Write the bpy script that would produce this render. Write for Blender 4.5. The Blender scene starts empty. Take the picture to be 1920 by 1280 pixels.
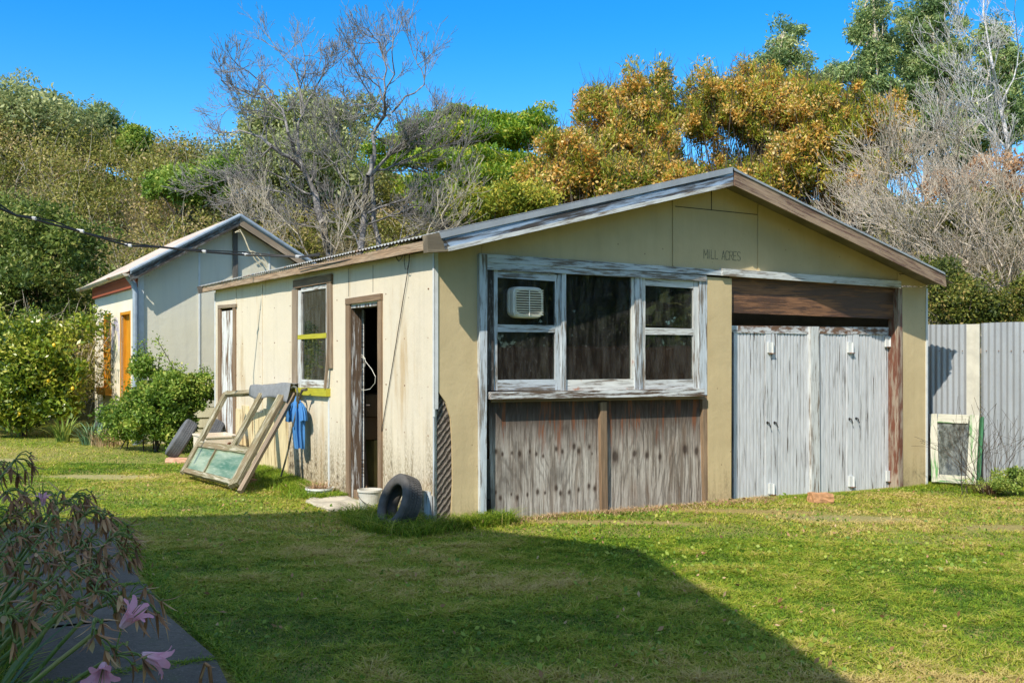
import bpy, math, random
import numpy as np
from mathutils import Matrix, Vector
random.seed(7); RNG = np.random.default_rng(11)
SC = bpy.context.scene; COL = SC.collection
R = math.radians
# ---------- survey of the yard: eye at the origin, 1.55 m up, looking along +Y ----------
FL, HZ, EYE = 1874.0, 665.0, 1.55
_h = math.hypot(3040, FL)
UX, UY = 3040 / _h, FL / _h                    # direction of the garage front (u); v runs along the long wall
ANG = math.atan2(UY, UX)
C0 = (-0.70234, 9.0772)                        # near corner of the garage
C1 = (-6.42, 17.2)                             # near corner of the rear shed
def frame(c, z=0.0):
    return Matrix.Translation((c[0], c[1], z)) @ Matrix.Rotation(ANG, 4, 'Z')
SH, RS, WD = frame(C0), frame(C1), Matrix.Identity(4)
def F(px, py, v=0.0, c=C0):                    # survey mark on a plane parallel to the front wall
    t = (px - 960) / FL; cx = c[0] - v * UY; cy = c[1] + v * UX
    u = (t * cy - cx) / (UX - t * UY); return (u, v, EYE + (HZ - py) / FL * (cy + u * UY))
def L(px, py, u=0.0, c=C0):                    # survey mark on a plane parallel to the long wall
    t = (px - 960) / FL; cx = c[0] + u * UX; cy = c[1] + u * UY
    v = (t * cy - cx) / (-UY - t * UX); return (u, v, EYE + (HZ - py) / FL * (cy + v * UX))
def W(px, py, Y): return ((px - 960) / FL * Y, Y, EYE + (HZ - py) / FL * Y)
def to_uv(x, y, c=C0):
    dx, dy = x - c[0], y - c[1]; return dx * UX + dy * UY, -dx * UY + dy * UX
def sm(a, b, x): 
    t = np.clip((x - a) / (b - a), 0, 1); return t * t * (3 - 2 * t)
def ground_z(x, y):                            # lawn slopes gently, then the wooded bank rises behind
    x = np.asarray(x, float); y = np.asarray(y, float)
    u = (x - C0[0]) * UX + (y - C0[1]) * UY
    z = -0.017 * np.clip(u, -3, 14) + 0.012 * np.sin(x * 1.3 + y * .7) * np.sin(y * .9)
    hm = np.interp(x, [-60, -28, -21, -17, -12, -5, 2, 10, 20, 40], [14, 12.5, 10.8, 9.4, 8.8, 8.4, 7.6, 7.0, 6.6, 6.6])
    return z + hm * sm(20.5, 44, y + 0.10 * x)
def gz(x, y): return float(ground_z(x, y))
# ---------- scene tree ----------
MATS = {}
def tag(o, label=None, cat=None, group=None, kind=None):
    if label: o['label'] = label
    if cat: o['category'] = cat
    if group: o['group'] = group
    if kind: o['kind'] = kind
    return o
def thing(name, label, cat, M=WD, loc=(0, 0, 0), group=None):   # Empty at the thing's base; loc given in frame M
    o = bpy.data.objects.new(name, None); COL.objects.link(o)
    mw = M @ Matrix.Translation(loc); o.matrix_world = mw; o.empty_display_size = .2
    MATS[o.name] = mw.copy(); return tag(o, label, cat, group)
def link(name, me, mat, parent=None, M=WD):
    o = bpy.data.objects.new(name, me); COL.objects.link(o)
    if mat: me.materials.append(mat)
    if parent:
        o.parent = parent; MATS[o.name] = MATS[parent.name]
    else: MATS[o.name] = M
    return o
class MB:
    def __init__(s, M=WD): s.v, s.f, s.uv, s.M = [], [], [], M
    def face(s, pts, uv):
        b = len(s.v); s.v += [tuple(p) for p in pts]; s.f.append(tuple(range(b, b + len(pts)))); s.uv += uv
    def prism(s, poly, ext, grain=None):       # polygon extruded along ext; grain direction fills uv.x
        P = [Vector(p) for p in poly]; E = Vector(ext)
        n = (P[1] - P[0]).cross(P[2] - P[0])
        if n.length < 1e-12: n = (P[2] - P[0]).cross(P[3] - P[0])
        if n.dot(E) > 0: P = P[::-1]
        g = Vector(grain) if grain else (P[1] - P[0]); g.normalize()
        w = g.cross(E.normalized()); o1, o2 = random.random() * 30, random.random() * 30
        q = lambda p, k=0: (p.dot(g) + o1, p.dot(w) + k + o2)
        s.face(P, [q(p) for p in P]); B = [p + E for p in P]; s.face(B[::-1], [q(p, 1) for p in B[::-1]])
        for i in range(len(P)):
            j = (i + 1) % len(P); a, b, c, d = P[j], P[i], B[i], B[j]
            l = E.length
            s.face([a, b, c, d], [q(a), q(b), (q(c)[0], q(c)[1] + l), (q(d)[0], q(d)[1] + l)])
        return s
    def box(s, a, b, grain=(0, 0, 1)):
        x0, y0, z0 = [min(p, q) for p, q in zip(a, b)]; x1, y1, z1 = [max(p, q) for p, q in zip(a, b)]
        return s.prism([(x0, y0, z0), (x1, y0, z0), (x1, y0, z1), (x0, y0, z1)], (0, y1 - y0, 0), grain)
    def beam(s, a, b, w, t, side=None, seg=1, jit=0.0):   # board a->b, w across (side), t thick
        a, b = Vector(a), Vector(b); d = (b - a); l = d.length; d.normalize()
        sd = Vector(side) if side else (Vector((0, 0, 1)) if abs(d.z) < .9 else Vector((1, 0, 0)))
        sd = (sd - d * sd.dot(d)).normalized(); n = d.cross(sd)
        o1, o2 = random.random() * 40, random.random() * 40; rings = []
        for i in range(seg + 1):
            c = a + d * (l * i / seg); k = jit
            c = c + sd * random.uniform(-k, k) + n * random.uniform(-k, k) * .4
            W2 = w / 2 + random.uniform(-k, k) * .6; T = t / 2
            rings.append([c - sd * W2 - n * T, c + sd * W2 - n * T, c + sd * W2 + n * T, c - sd * W2 + n * T])
        per = [0, w, w + t, 2 * w + t, 2 * w + 2 * t]
        for i in range(seg):
            for k in range(4):
                q = (k + 1) % 4; A, B = rings[i], rings[i + 1]
                x0, x1 = o1 + l * i / seg, o1 + l * (i + 1) / seg
                s.face([A[q], A[k], B[k], B[q]], [(x0, o2 + per[k + 1]), (x0, o2 + per[k]), (x1, o2 + per[k]), (x1, o2 + per[k + 1])])
        s.face(rings[0], [(o1, o2), (o1, o2 + w), (o1 + .01, o2 + w), (o1 + .01, o2)])
        s.face(rings[-1][::-1], [(o1, o2), (o1, o2 + w), (o1 + .01, o2 + w), (o1 + .01, o2)])
        return s
    def tube(s, pts, r, n=8, cap=True):
        pts = [Vector(p) for p in pts]; rr = r if isinstance(r, (list, tuple)) else [r] * len(pts)
        up = None; rings = []; o1 = random.random() * 40; acc = 0
        for i, p in enumerate(pts):
            d = (pts[min(i + 1, len(pts) - 1)] - pts[max(i - 1, 0)]).normalized()
            if up is None: up = d.orthogonal().normalized()
            up = (up - d * up.dot(d)).normalized(); bt = d.cross(up)
            rings.append([p + (up * math.cos(2 * math.pi * k / n) + bt * math.sin(2 * math.pi * k / n)) * rr[i] for k in range(n)])
        for i in range(len(pts) - 1):
            l = (pts[i + 1] - pts[i]).length
            for k in range(n):
                q = (k + 1) % n
                s.face([rings[i][k], rings[i][q], rings[i + 1][q], rings[i + 1][k]],
                       [(o1 + acc, k * .02), (o1 + acc, (k + 1) * .02), (o1 + acc + l, (k + 1) * .02), (o1 + acc + l, k * .02)])
            acc += l
        if cap:
            s.face(rings[0][::-1], [(0, 0)] * n); s.face(rings[-1], [(0, 0)] * n)
        return s
    def lathe(s, prof, M=None, n=32):          # (radius, height) profile about local z
        M = M or Matrix.Identity(4); rings = [[M @ Vector((r * math.cos(2 * math.pi * k / n), r * math.sin(2 * math.pi * k / n), h)) for k in range(n)] for r, h in prof]
        for i in range(len(prof) - 1):
            for k in range(n):
                q = (k + 1) % n
                s.face([rings[i][k], rings[i][q], rings[i + 1][q], rings[i + 1][k]], [(k / n, i * .1), ((k + 1) / n, i * .1), ((k + 1) / n, i * .1 + .1), (k / n, i * .1 + .1)])
        return s
    def build(s, name, mat, parent=None, label=None, smooth=False, weld=False, origin=None):
        if parent: T = MATS[parent.name].inverted() @ s.M
        elif origin is not None: T = Matrix.Translation(s.M @ Vector(origin)).inverted() @ s.M
        else: T = s.M
        me = bpy.data.meshes.new(name)
        me.from_pydata([T @ Vector(p) for p in s.v], [], s.f)
        ul = me.uv_layers.new(name='UVMap'); ul.data.foreach_set('uv', np.array(s.uv, 'f').ravel())
        if weld:
            import bmesh
            bm = bmesh.new(); bm.from_mesh(me); bmesh.ops.remove_doubles(bm, verts=bm.verts, dist=1e-5); bm.to_mesh(me); bm.free()
        if smooth: me.polygons.foreach_set('use_smooth', [True] * len(me.polygons))
        me.update(); o = link(name, me, mat, parent)
        if parent is None and origin is not None:
            o.location = s.M @ Vector(origin); MATS[o.name] = Matrix.Translation(o.location)
        if label: o['label'] = label
        return o
# ---------- materials ----------
class NT:
    def __init__(s, name, tree=None):
        if tree is None:
            s.m = bpy.data.materials.new(name); s.m.use_nodes = True; tree = s.m.node_tree
        s.t = tree; s.t.nodes.clear()
    def n(s, typ, ins=None, **pr):
        nd = s.t.nodes.new(typ)
        for k, v in pr.items(): setattr(nd, k, v)
        for k, v in (ins or {}).items():
            i = nd.inputs[k]
            if isinstance(v, bpy.types.NodeSocket): s.t.links.new(v, i)
            else:
                try: i.default_value = v
                except Exception: i.default_value = (*v, 1)
        return nd
    def mth(s, op, a, b=0.0, c=None, clamp=False):
        nd = s.n('ShaderNodeMath', {0: a, 1: b}, operation=op, use_clamp=clamp)
        if c is not None:
            if isinstance(c, bpy.types.NodeSocket): s.t.links.new(c, nd.inputs[2])
            else: nd.inputs[2].default_value = c
        return nd.outputs[0]
    def mix(s, f, a, b, bt='MIX'):
        nd = s.n('ShaderNodeMix', data_type='RGBA', blend_type=bt)
        for i, v in ((0, f), (6, a), (7, b)):
            if isinstance(v, bpy.types.NodeSocket): s.t.links.new(v, nd.inputs[i])
            elif i == 0: nd.inputs[0].default_value = v
            else: nd.inputs[i].default_value = (*v[:3], 1)
        return nd.outputs[2]
    def step(s, x, a, b): return s.n('ShaderNodeMapRange', {0: x, 1: a, 2: b}, interpolation_type='SMOOTHSTEP').outputs[0]
    def noise(s, vec, scale, detail=4, rough=.55, dist=0):
        return s.n('ShaderNodeTexNoise', {'Vector': vec, 'Scale': scale, 'Detail': detail, 'Roughness': rough, 'Distortion': dist}).outputs[0]
    def mapv(s, vec, sc, loc=(0, 0, 0)): return s.n('ShaderNodeMapping', {0: vec, 1: loc, 3: sc}).outputs[0]
    def obj(s): return s.n('ShaderNodeTexCoord').outputs['Object']
    def uv(s): return s.n('ShaderNodeTexCoord').outputs['UV']
    def pos(s): return s.n('ShaderNodeNewGeometry').outputs['Position']
    def attr(s, nm): return s.n('ShaderNodeAttribute', attribute_name=nm).outputs['Fac']
    def bump(s, h, st=.4, d=.01): return s.n('ShaderNodeBump', {'Strength': st, 'Distance': d, 'Height': h}).outputs[0]
    def bsdf(s, col, rough=.8, bump=None, **kw):
        ins = {'Base Color': col, 'Roughness': rough}
        if bump is not None: ins['Normal'] = bump
        ins.update({k.replace('_', ' '): v for k, v in kw.items()})
        return s.n('ShaderNodeBsdfPrincipled', ins).outputs[0]
    def out(s, sh):
        s.n('ShaderNodeOutputMaterial', {0: sh}); return s.m
def srgb(r, g, b): return tuple(((c / 255) / 12.92 if c / 255 <= .04045 else ((c / 255 + .055) / 1.055) ** 2.4) for c in (r, g, b))
def wood(name, paint, woodc, wood2, peel=.5, along=2.2, across=26.0, big=1.0, pr=.62, edge=.15, rust=None):
    """Old board: paint flaking off along the grain. peel = share of bare wood."""
    t = NT(name); uv = t.uv()
    fine = t.noise(t.mapv(uv, (along, across, 1)), 1.6, 8, .68)
    gr = t.noise(t.mapv(uv, (1.2, 60, 1)), 2.2, 6, .7, .4)
    pat = t.noise(t.mapv(uv, (.9, 5, 1)), big, 3, .6)
    w = t.mix(t.step(pat, .35, .65), woodc, wood2)
    kd = .38 if paint is None else .6
    w = t.mix(t.step(gr, .38, .62), tuple(c * kd for c in woodc), w)
    w = t.mix(t.step(t.noise(t.mapv(uv, (3, 150, 1)), 1, 3), .52, .7), w, tuple(c * (kd + .07) for c in woodc))
    if paint is None:
        return t.out(t.bsdf(w, .85, t.bump(gr, .7, .004)))
    sel = t.mth('ADD', t.mth('MULTIPLY', fine, .62), t.mth('MULTIPLY', pat, .38))
    k = .5 + (peel - .5) * .42
    mask = t.step(sel, k - edge * .35, k + edge * .35)
    pc = t.mix(t.step(t.noise(t.mapv(uv, (2, 14, 1)), 2, 5), .35, .75), paint, tuple(c * .74 for c in paint))
    if rust: pc = t.mix(t.mth('MULTIPLY', t.step(t.noise(t.mapv(uv, (5, 9, 1)), 1.4, 5), .58, .72), .8), pc, rust)
    c = t.mix(mask, w, pc)
    bp = t.mth('ADD', t.mth('MULTIPLY', mask, .6), t.mth('MULTIPLY', gr, .4))
    return t.out(t.bsdf(c, t.mth('MULTIPLY_ADD', mask, pr - .9, .9), t.bump(bp, .6, .003)))
def wall_mat(name, base, warm, mould=1.0, h0=.75, axis=0):
    t = NT(name); o = t.obj(); z = t.n('ShaderNodeSeparateXYZ', {0: o}).outputs[2]
    stk = t.noise(t.mapv(o, (7, 7, .55)), 1.5, 6, .6); blot = t.noise(o, 1.3, 5, .6); fn = t.noise(t.mapv(o, (30, 30, 14)), 2, 6, .65)
    c = t.mix(t.step(blot, .3, .7), base, warm)
    c = t.mix(t.mth('MULTIPLY', t.step(stk, .45, .8), .35), c, tuple(x * .72 for x in base))
    hgt = t.mth('ADD', z, t.mth('MULTIPLY', t.mth('SUBTRACT', stk, .5), -1.6))
    low = t.mth('SUBTRACT', 1.0, t.step(hgt, .02, h0))
    m1 = t.mth('MULTIPLY', low, t.step(fn, .36, .62))
    c = t.mix(t.mth('MULTIPLY', m1, .62 * mould, clamp=True), c, srgb(118, 100, 66))
    low2 = t.mth('SUBTRACT', 1.0, t.step(hgt, -.05, h0 * .45))
    c = t.mix(t.mth('MULTIPLY', t.mth('MULTIPLY', low2, t.step(t.noise(o, 9, 7, .7), .45, .66)), .75 * mould, clamp=True), c, srgb(72, 62, 46))
    spot = t.n('ShaderNodeTexVoronoi', {'Vector': o, 'Scale': 5.5, 'Randomness': 1.0}).outputs['Distance']
    c = t.mix(t.mth('MULTIPLY', t.mth('SUBTRACT', 1.0, t.step(spot, .035, .06)), .55), c, srgb(110, 85, 55))
    b = t.mth('ADD', t.mth('MULTIPLY', blot, 1.0), t.mth('MULTIPLY', fn, .12))
    c = t.mix(t.mth('MULTIPLY', t.step(t.noise(t.mapv(o, (2.6, 2.6, .45), (4, 2, 1)), 1.0, 5, .65), .54, .74), .45 * mould, clamp=True), c, srgb(176, 146, 100))
    return t.out(t.bsdf(c, .72, t.bump(b, .55, .035)))
def plain(name, col, rough=.7, var=.25, scale=6, bs=.2, bd=.005, metal=0.0):
    t = NT(name); o = t.obj(); a = t.noise(o, scale, 6, .62)
    c = t.mix(t.step(a, .3, .7), tuple(x * (1 - var) for x in col), tuple(min(1, x * (1 + var * .5)) for x in col))
    return t.out(t.bsdf(c, rough, t.bump(a, bs, bd), Metallic=metal))
def ply_mat(name, top_z, rows, cg, cd, ks=10.0, kr=.016):
    t = NT(name); o = t.obj(); sx = t.n('ShaderNodeSeparateXYZ', {0: o}); x, z = sx.outputs[0], sx.outputs[2]
    warp = t.noise(t.mapv(o, (2.6, 2.6, .75)), 1.0, 2, .45); jit = t.noise(t.mapv(o, (26, 26, 5)), 1.0, 3, .6)
    ring = t.mth('SINE', t.mth('ADD', t.mth('ADD', t.mth('MULTIPLY', x, 70), t.mth('MULTIPLY', warp, 70)), t.mth('MULTIPLY', jit, 5)))
    streak = t.noise(t.mapv(o, (70, 70, 2.2)), 1.0, 8, .74); st2 = t.noise(t.mapv(o, (15, 15, 1.3)), 1.0, 7, .66)
    big = t.noise(t.mapv(o, (2.4, 2.4, 1.5)), 1.0, 5, .62)
    c = t.mix(t.step(st2, .36, .62), cd, cg)
    c = t.mix(t.mth('MULTIPLY', t.step(ring, .2, 1.0), .42), c, tuple(k * .3 for k in cd))
    c = t.mix(t.mth('MULTIPLY', t.step(streak, .5, .62), .8), c, tuple(k * .2 for k in cd))
    c = t.mix(t.mth('MULTIPLY', t.step(t.noise(t.mapv(o, (52, 52, 2.5), (3, 1, 7)), 1.0, 7, .7), .53, .64), .7), c, srgb(196, 188, 178))
    c = t.mix(t.mth('MULTIPLY', t.step(big, .46, .68), .55), c, tuple(k * .36 for k in cd))
    c = t.mix(t.mth('MULTIPLY', t.step(t.noise(t.mapv(o, (6, 6, 1.5), (9, 2, 4)), 1.0, 5, .6), .56, .68), .2), c, srgb(134, 96, 68))
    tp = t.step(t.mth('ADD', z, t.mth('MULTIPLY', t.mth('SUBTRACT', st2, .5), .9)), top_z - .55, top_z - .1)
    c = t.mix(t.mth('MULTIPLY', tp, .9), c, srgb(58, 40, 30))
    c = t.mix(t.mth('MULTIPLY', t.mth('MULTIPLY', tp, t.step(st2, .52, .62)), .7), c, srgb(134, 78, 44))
    for i, r in enumerate(rows):
        vo = t.n('ShaderNodeTexVoronoi', {'W': t.mth('ADD', x, i * 3.7), 'Scale': ks, 'Randomness': .8}, voronoi_dimensions='1D')
        zo = t.mth('MULTIPLY', t.mth('SUBTRACT', t.n('ShaderNodeSeparateColor', {0: vo.outputs['Color']}).outputs[0], .5), .09)
        sz = t.mth('MULTIPLY_ADD', t.n('ShaderNodeSeparateColor', {0: vo.outputs['Color']}).outputs[1], kr * .9, kr * .6)
        dx = t.mth('DIVIDE', vo.outputs['Distance'], ks); dz = t.mth('MULTIPLY', t.mth('SUBTRACT', t.mth('SUBTRACT', z, r), zo), .62)
        d = t.mth('ADD', t.mth('SQRT', t.mth('ADD', t.mth('MULTIPLY', dx, dx), t.mth('MULTIPLY', dz, dz))), t.mth('MULTIPLY', t.mth('SUBTRACT', jit, .5), .016))
        c = t.mix(t.mth('MULTIPLY', t.mth('SUBTRACT', 1.0, t.step(t.mth('DIVIDE', d, sz), .8, 2.6)), .6), c, srgb(70, 50, 36))
        c = t.mix(t.mth('MULTIPLY', t.mth('SUBTRACT', 1.0, t.step(t.mth('DIVIDE', d, sz), .6, 1.4)), .75), c, srgb(44, 32, 24))
    return t.out(t.bsdf(c, .9, t.bump(t.mth('ADD', streak, t.mth('MULTIPLY', ring, .15)), .6, .004)))
def metal_sheet(name, col, rough=.45, metal=.3, rust=.0, rc=None):
    t = NT(name); o = t.obj(); a = t.noise(t.mapv(o, (3, 3, .7)), 1.4, 6, .6); b = t.noise(o, 26, 5, .7)
    c = t.mix(t.step(a, .3, .7), tuple(x * .78 for x in col), col)
    c = t.mix(t.mth('MULTIPLY', t.step(b, .5, .75), .25), c, tuple(x * .5 for x in col))
    if rust: c = t.mix(t.mth('MULTIPLY', t.step(t.noise(o, 2.3, 7, .7), .62 - rust * .3, .75 - rust * .3), .85), c, rc or srgb(150, 84, 50))
    return t.out(t.bsdf(c, rough, t.bump(b, .12, .002), Metallic=metal))
def glass_mat(name, dust=.12, dcol=(.35, .36, .34), tint=(.8, .85, .82), trans=.6, streak=True, refl=1.0, speck=.0):
    t = NT(name); o = t.obj(); s1 = t.noise(t.mapv(o, (9, 9, 1.6)), 2, 6, .65); s2 = t.noise(o, 45, 4, .7)
    f = t.mth('MULTIPLY', t.step(s1, .35, .75), dust, clamp=True)
    f = t.mth('ADD', f, t.mth('MULTIPLY', t.step(s2, .58, .72), speck + dust * .6), clamp=True)
    f = t.mth('ADD', f, dust * .15, clamp=True)
    gl = t.n('ShaderNodeBsdfGlossy', {'Color': (1, 1, 1, 1), 'Roughness': .015, 'Normal': t.bump(t.noise(o, 1.7, 2), .05, .02)}).outputs[0]
    tr = t.n('ShaderNodeBsdfTransparent', {'Color': (*[c * trans for c in tint], 1)}).outputs[0]
    fr = t.mth('MULTIPLY', t.n('ShaderNodeFresnel', {'IOR': 1.55}).outputs[0], refl, clamp=True)
    fr = t.mth('MAXIMUM', fr, .06 * refl)
    a = t.n('ShaderNodeMixShader', {0: fr, 1: tr, 2: gl}).outputs[0]
    df = t.n('ShaderNodeBsdfDiffuse', {'Color': (*dcol, 1)}).outputs[0]
    return t.out(t.n('ShaderNodeMixShader', {0: f, 1: a, 2: df}).outputs[0])
def leaf_mat(name, stops, trans=.35, rough=.5, spec=.35, pos_noise=None):
    """colour ramp over the per-leaf 'tint' value"""
    t = NT(name); a = t.attr('tint')
    if pos_noise:
        p = t.noise(t.pos(), pos_noise[0], 3, .6)
        a = t.mth('ADD', a, t.mth('MULTIPLY', t.mth('SUBTRACT', p, .5), pos_noise[1]), clamp=True)
    rp = t.n('ShaderNodeValToRGB', {0: a}); cr = rp.color_ramp
    while len(cr.elements) < len(stops): cr.elements.new(.5)
    for e, (p, c) in zip(cr.elements, stops): e.position = p; e.color = (*c, 1)
    d = t.bsdf(rp.outputs[0], rough, Specular_IOR_Level=spec)
    tl = t.n('ShaderNodeBsdfTranslucent', {0: rp.outputs[0]}).outputs[0]
    return t.out(t.n('ShaderNodeMixShader', {0: trans, 1: d, 2: tl}).outputs[0])

blue_white = wood('flaked_blue_white_paint', srgb(194, 202, 208), srgb(128, 118, 106), srgb(104, 94, 84), peel=.43)
cool_white = wood('flaked_white_paint', srgb(204, 206, 204), srgb(134, 120, 106), srgb(104, 92, 82), peel=.41)
door_white = wood('flaked_white_door_paint', srgb(204, 206, 208), srgb(96, 88, 80), srgb(120, 110, 102), peel=.31, along=.9, across=24, edge=.09)
scraped_white = wood('scraped_white_paint', srgb(212, 214, 214), srgb(104, 84, 66), srgb(84, 66, 52), peel=.56)
red_brown = wood('red_brown_paint_on_post', srgb(112, 66, 48), srgb(176, 160, 142), srgb(120, 100, 84), peel=.5, across=18)
rake_brown = wood('brown_weathered_barge', srgb(104, 78, 64), srgb(166, 142, 118), srgb(128, 104, 84), peel=.55)
dark_peel = wood('dark_peeled_board', srgb(120, 122, 120), srgb(58, 52, 48), srgb(84, 76, 68), peel=.64, along=6)
grey_wood = wood('grey_weathered_wood', None, srgb(176, 156, 132), srgb(140, 122, 102))
brown_wood = wood('brown_weathered_wood', None, srgb(160, 134, 106), srgb(132, 106, 82))
lintel_wood = wood('dark_brown_board', srgb(82, 58, 44), srgb(146, 104, 74), srgb(64, 46, 36), peel=.46, across=20, along=1.2, edge=.1)
mossy_wood = wood('flaked_cream_and_green_frame', srgb(176, 168, 144), srgb(138, 120, 90), srgb(96, 104, 62), peel=.58)
green_frame = wood('flaked_green_frame', srgb(178, 174, 156), srgb(98, 146, 86), srgb(190, 184, 166), peel=.40, big=2.5)
decay_wood = wood('charred_grey_board', None, srgb(128, 122, 114), srgb(92, 88, 82))
mustard = wood('mustard_paint', srgb(205, 140, 22), srgb(150, 84, 20), srgb(120, 66, 20), peel=.14)
lime = wood('lime_paint', srgb(178, 172, 44), srgb(120, 112, 50), srgb(120, 112, 50), peel=.2)
terracotta = wood('terracotta_paint', srgb(168, 88, 60), srgb(140, 100, 80), srgb(150, 110, 90), peel=.2)
wall_cream = wall_mat('cream_sheet_long_wall', srgb(208, 197, 176), srgb(213, 201, 177), 1.6, .95)
wall_khaki = wall_mat('khaki_cream_sheet_front', srgb(200, 180, 138), srgb(186, 166, 126), .5, .3)
wall_grey = wall_mat('pale_grey_cream_sheet', srgb(204, 200, 184), srgb(208, 202, 180), .25, .5)
wall_white = wall_mat('white_cream_sheet', srgb(224, 214, 190), srgb(232, 222, 200), .3, .5)
cream_strip = plain('cream_cover_strip', srgb(196, 192, 178), .6, .15)
trim_white = plain('white_cover_strip', srgb(208, 210, 208), .5, .12)
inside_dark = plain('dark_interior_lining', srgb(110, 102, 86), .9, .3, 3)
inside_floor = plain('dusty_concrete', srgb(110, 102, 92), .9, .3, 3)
zinc = metal_sheet('weathered_zinc', srgb(176, 180, 184), .5, .35, .12, srgb(170, 150, 140))
zinc_roof = metal_sheet('roof_zinc', srgb(186, 186, 180), .5, .3, .3, srgb(160, 130, 104))
fence_zinc = metal_sheet('fence_zinc', srgb(164, 168, 172), .5, .2, .0)
pink_roof = metal_sheet('faded_red_roof', srgb(200, 186, 172), .6, .05, .4, srgb(192, 142, 122))
gutter_m = metal_sheet('gutter_cream_metal', srgb(200, 192, 170), .5, .1, .3)
pipe_blue = plain('blue_grey_downpipe_paint', srgb(140, 152, 164), .5, .2)
pane_front = glass_mat('dusty_front_glass', .07, (.42, .40, .36), trans=.72, speck=.09, refl=.6)
pane_side = glass_mat('dusty_side_glass', .10, (.40, .46, .42), trans=.35, refl=1.3)
t = NT('green_milky_glass'); o_ = t.uv(); c_ = t.mix(t.step(t.noise(t.mapv(t.uv(), (1.1, 4.5, 1)), 1.2, 4, .6), .3, .72), srgb(72, 108, 82), srgb(158, 168, 142)); c_ = t.mix(t.mth('MULTIPLY', t.step(t.noise(t.mapv(t.uv(), (8, 40, 1)), 1, 4, .6), .5, .75), .4), c_, srgb(186, 196, 176))
pane_green = t.out(t.bsdf(c_, .32, t.bump(t.noise(t.uv(), 60, 2), .2, .002)))
pane_frost = glass_mat('frosted_glass', .32, srgb(176, 180, 172), trans=.6, refl=.8, speck=.15)
plastic_w = plain('yellowed_white_plastic', srgb(222, 220, 208), .45, .12, 8)
rubber = plain('old_tyre_rubber', srgb(82, 79, 76), .8, .3, 12, .5, .004)
rubber_dusty = plain('dusty_tyre_rubber', srgb(96, 98, 102), .85, .25, 9, .4, .004)
steel_dark = plain('dark_steel', srgb(70, 64, 60), .5, .4, 14, metal=.5)
rust_m = plain('rusty_iron', srgb(126, 84, 58), .9, .45, 18)
brick_o = plain('orange_brick', srgb(186, 138, 98), .95, .35, 14, .8, .01)
brick_r = plain('red_brown_brick', srgb(160, 108, 82), .95, .35, 10, .8, .01)
concrete = plain('pale_concrete', srgb(186, 176, 156), .95, .3, 5, .5, .01)
felt = plain('grey_roofing_felt', srgb(120, 122, 124), .8, .15, 20, .3)
cloth_b = plain('blue_cotton', srgb(62, 120, 178), .9, .16, 5, .5, .01)
cardb = plain('brown_cardboard', srgb(150, 118, 84), .9, .2, 4)
cable_b = plain('black_cable_sheath', srgb(38, 36, 34), .6, .3, 8)
rope_m = plain('pale_rope', srgb(206, 192, 160), .9, .2, 20)
# ---------- camera and light ----------
cam = bpy.data.cameras.new('camera'); cam.lens = FL / 1920 * 36; cam.sensor_width = 36; cam.clip_end = 2000; cam.clip_start = .05
cam.shift_y = (HZ - 640) / 1920
co = bpy.data.objects.new('camera', cam); COL.objects.link(co); co.location = (0, 0, EYE); co.rotation_euler = (R(90), 0, 0); SC.camera = co
ld = Vector((1.65 * UX - 1 * UY, 1.65 * UY + 1 * UX, -1.85)).normalized()     # direction the sunlight travels
sun = bpy.data.lights.new('sun', 'SUN'); sun.energy = 4.0; sun.angle = R(.53); sun.color = (1, .93, .80)
so = bpy.data.objects.new('sun', sun); COL.objects.link(so); so.rotation_euler = ld.to_track_quat('-Z', 'Y').to_euler(); so.location = (-10, -10, 20)
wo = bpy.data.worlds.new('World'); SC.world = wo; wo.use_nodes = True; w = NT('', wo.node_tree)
sky = w.n('ShaderNodeTexSky', sky_type='NISHITA', sun_disc=False, sun_elevation=math.asin(-ld.z), sun_rotation=math.atan2(-ld.x, -ld.y), altitude=300, air_density=1.0, dust_density=.15, ozone_density=3.2)
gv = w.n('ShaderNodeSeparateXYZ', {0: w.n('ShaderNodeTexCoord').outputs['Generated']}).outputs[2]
hi = w.step(gv, .34, .62)                     # warm brightness added to unseen upper sky to lift shade, deep azure lower down
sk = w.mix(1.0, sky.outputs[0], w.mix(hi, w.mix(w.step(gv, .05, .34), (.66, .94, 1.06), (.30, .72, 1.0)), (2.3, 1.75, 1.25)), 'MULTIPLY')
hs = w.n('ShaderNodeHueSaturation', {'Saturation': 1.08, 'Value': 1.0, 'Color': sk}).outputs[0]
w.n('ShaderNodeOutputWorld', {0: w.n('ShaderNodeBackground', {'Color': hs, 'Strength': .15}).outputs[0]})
SC.view_settings.view_transform = 'Standard'; SC.view_settings.look = 'None'; SC.view_settings.exposure = .62; SC.view_settings.gamma = 1
SC.cycles.max_bounces = 7; SC.cycles.transparent_max_bounces = 12; SC.cycles.caustics_reflective = False; SC.cycles.caustics_refractive = False
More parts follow.
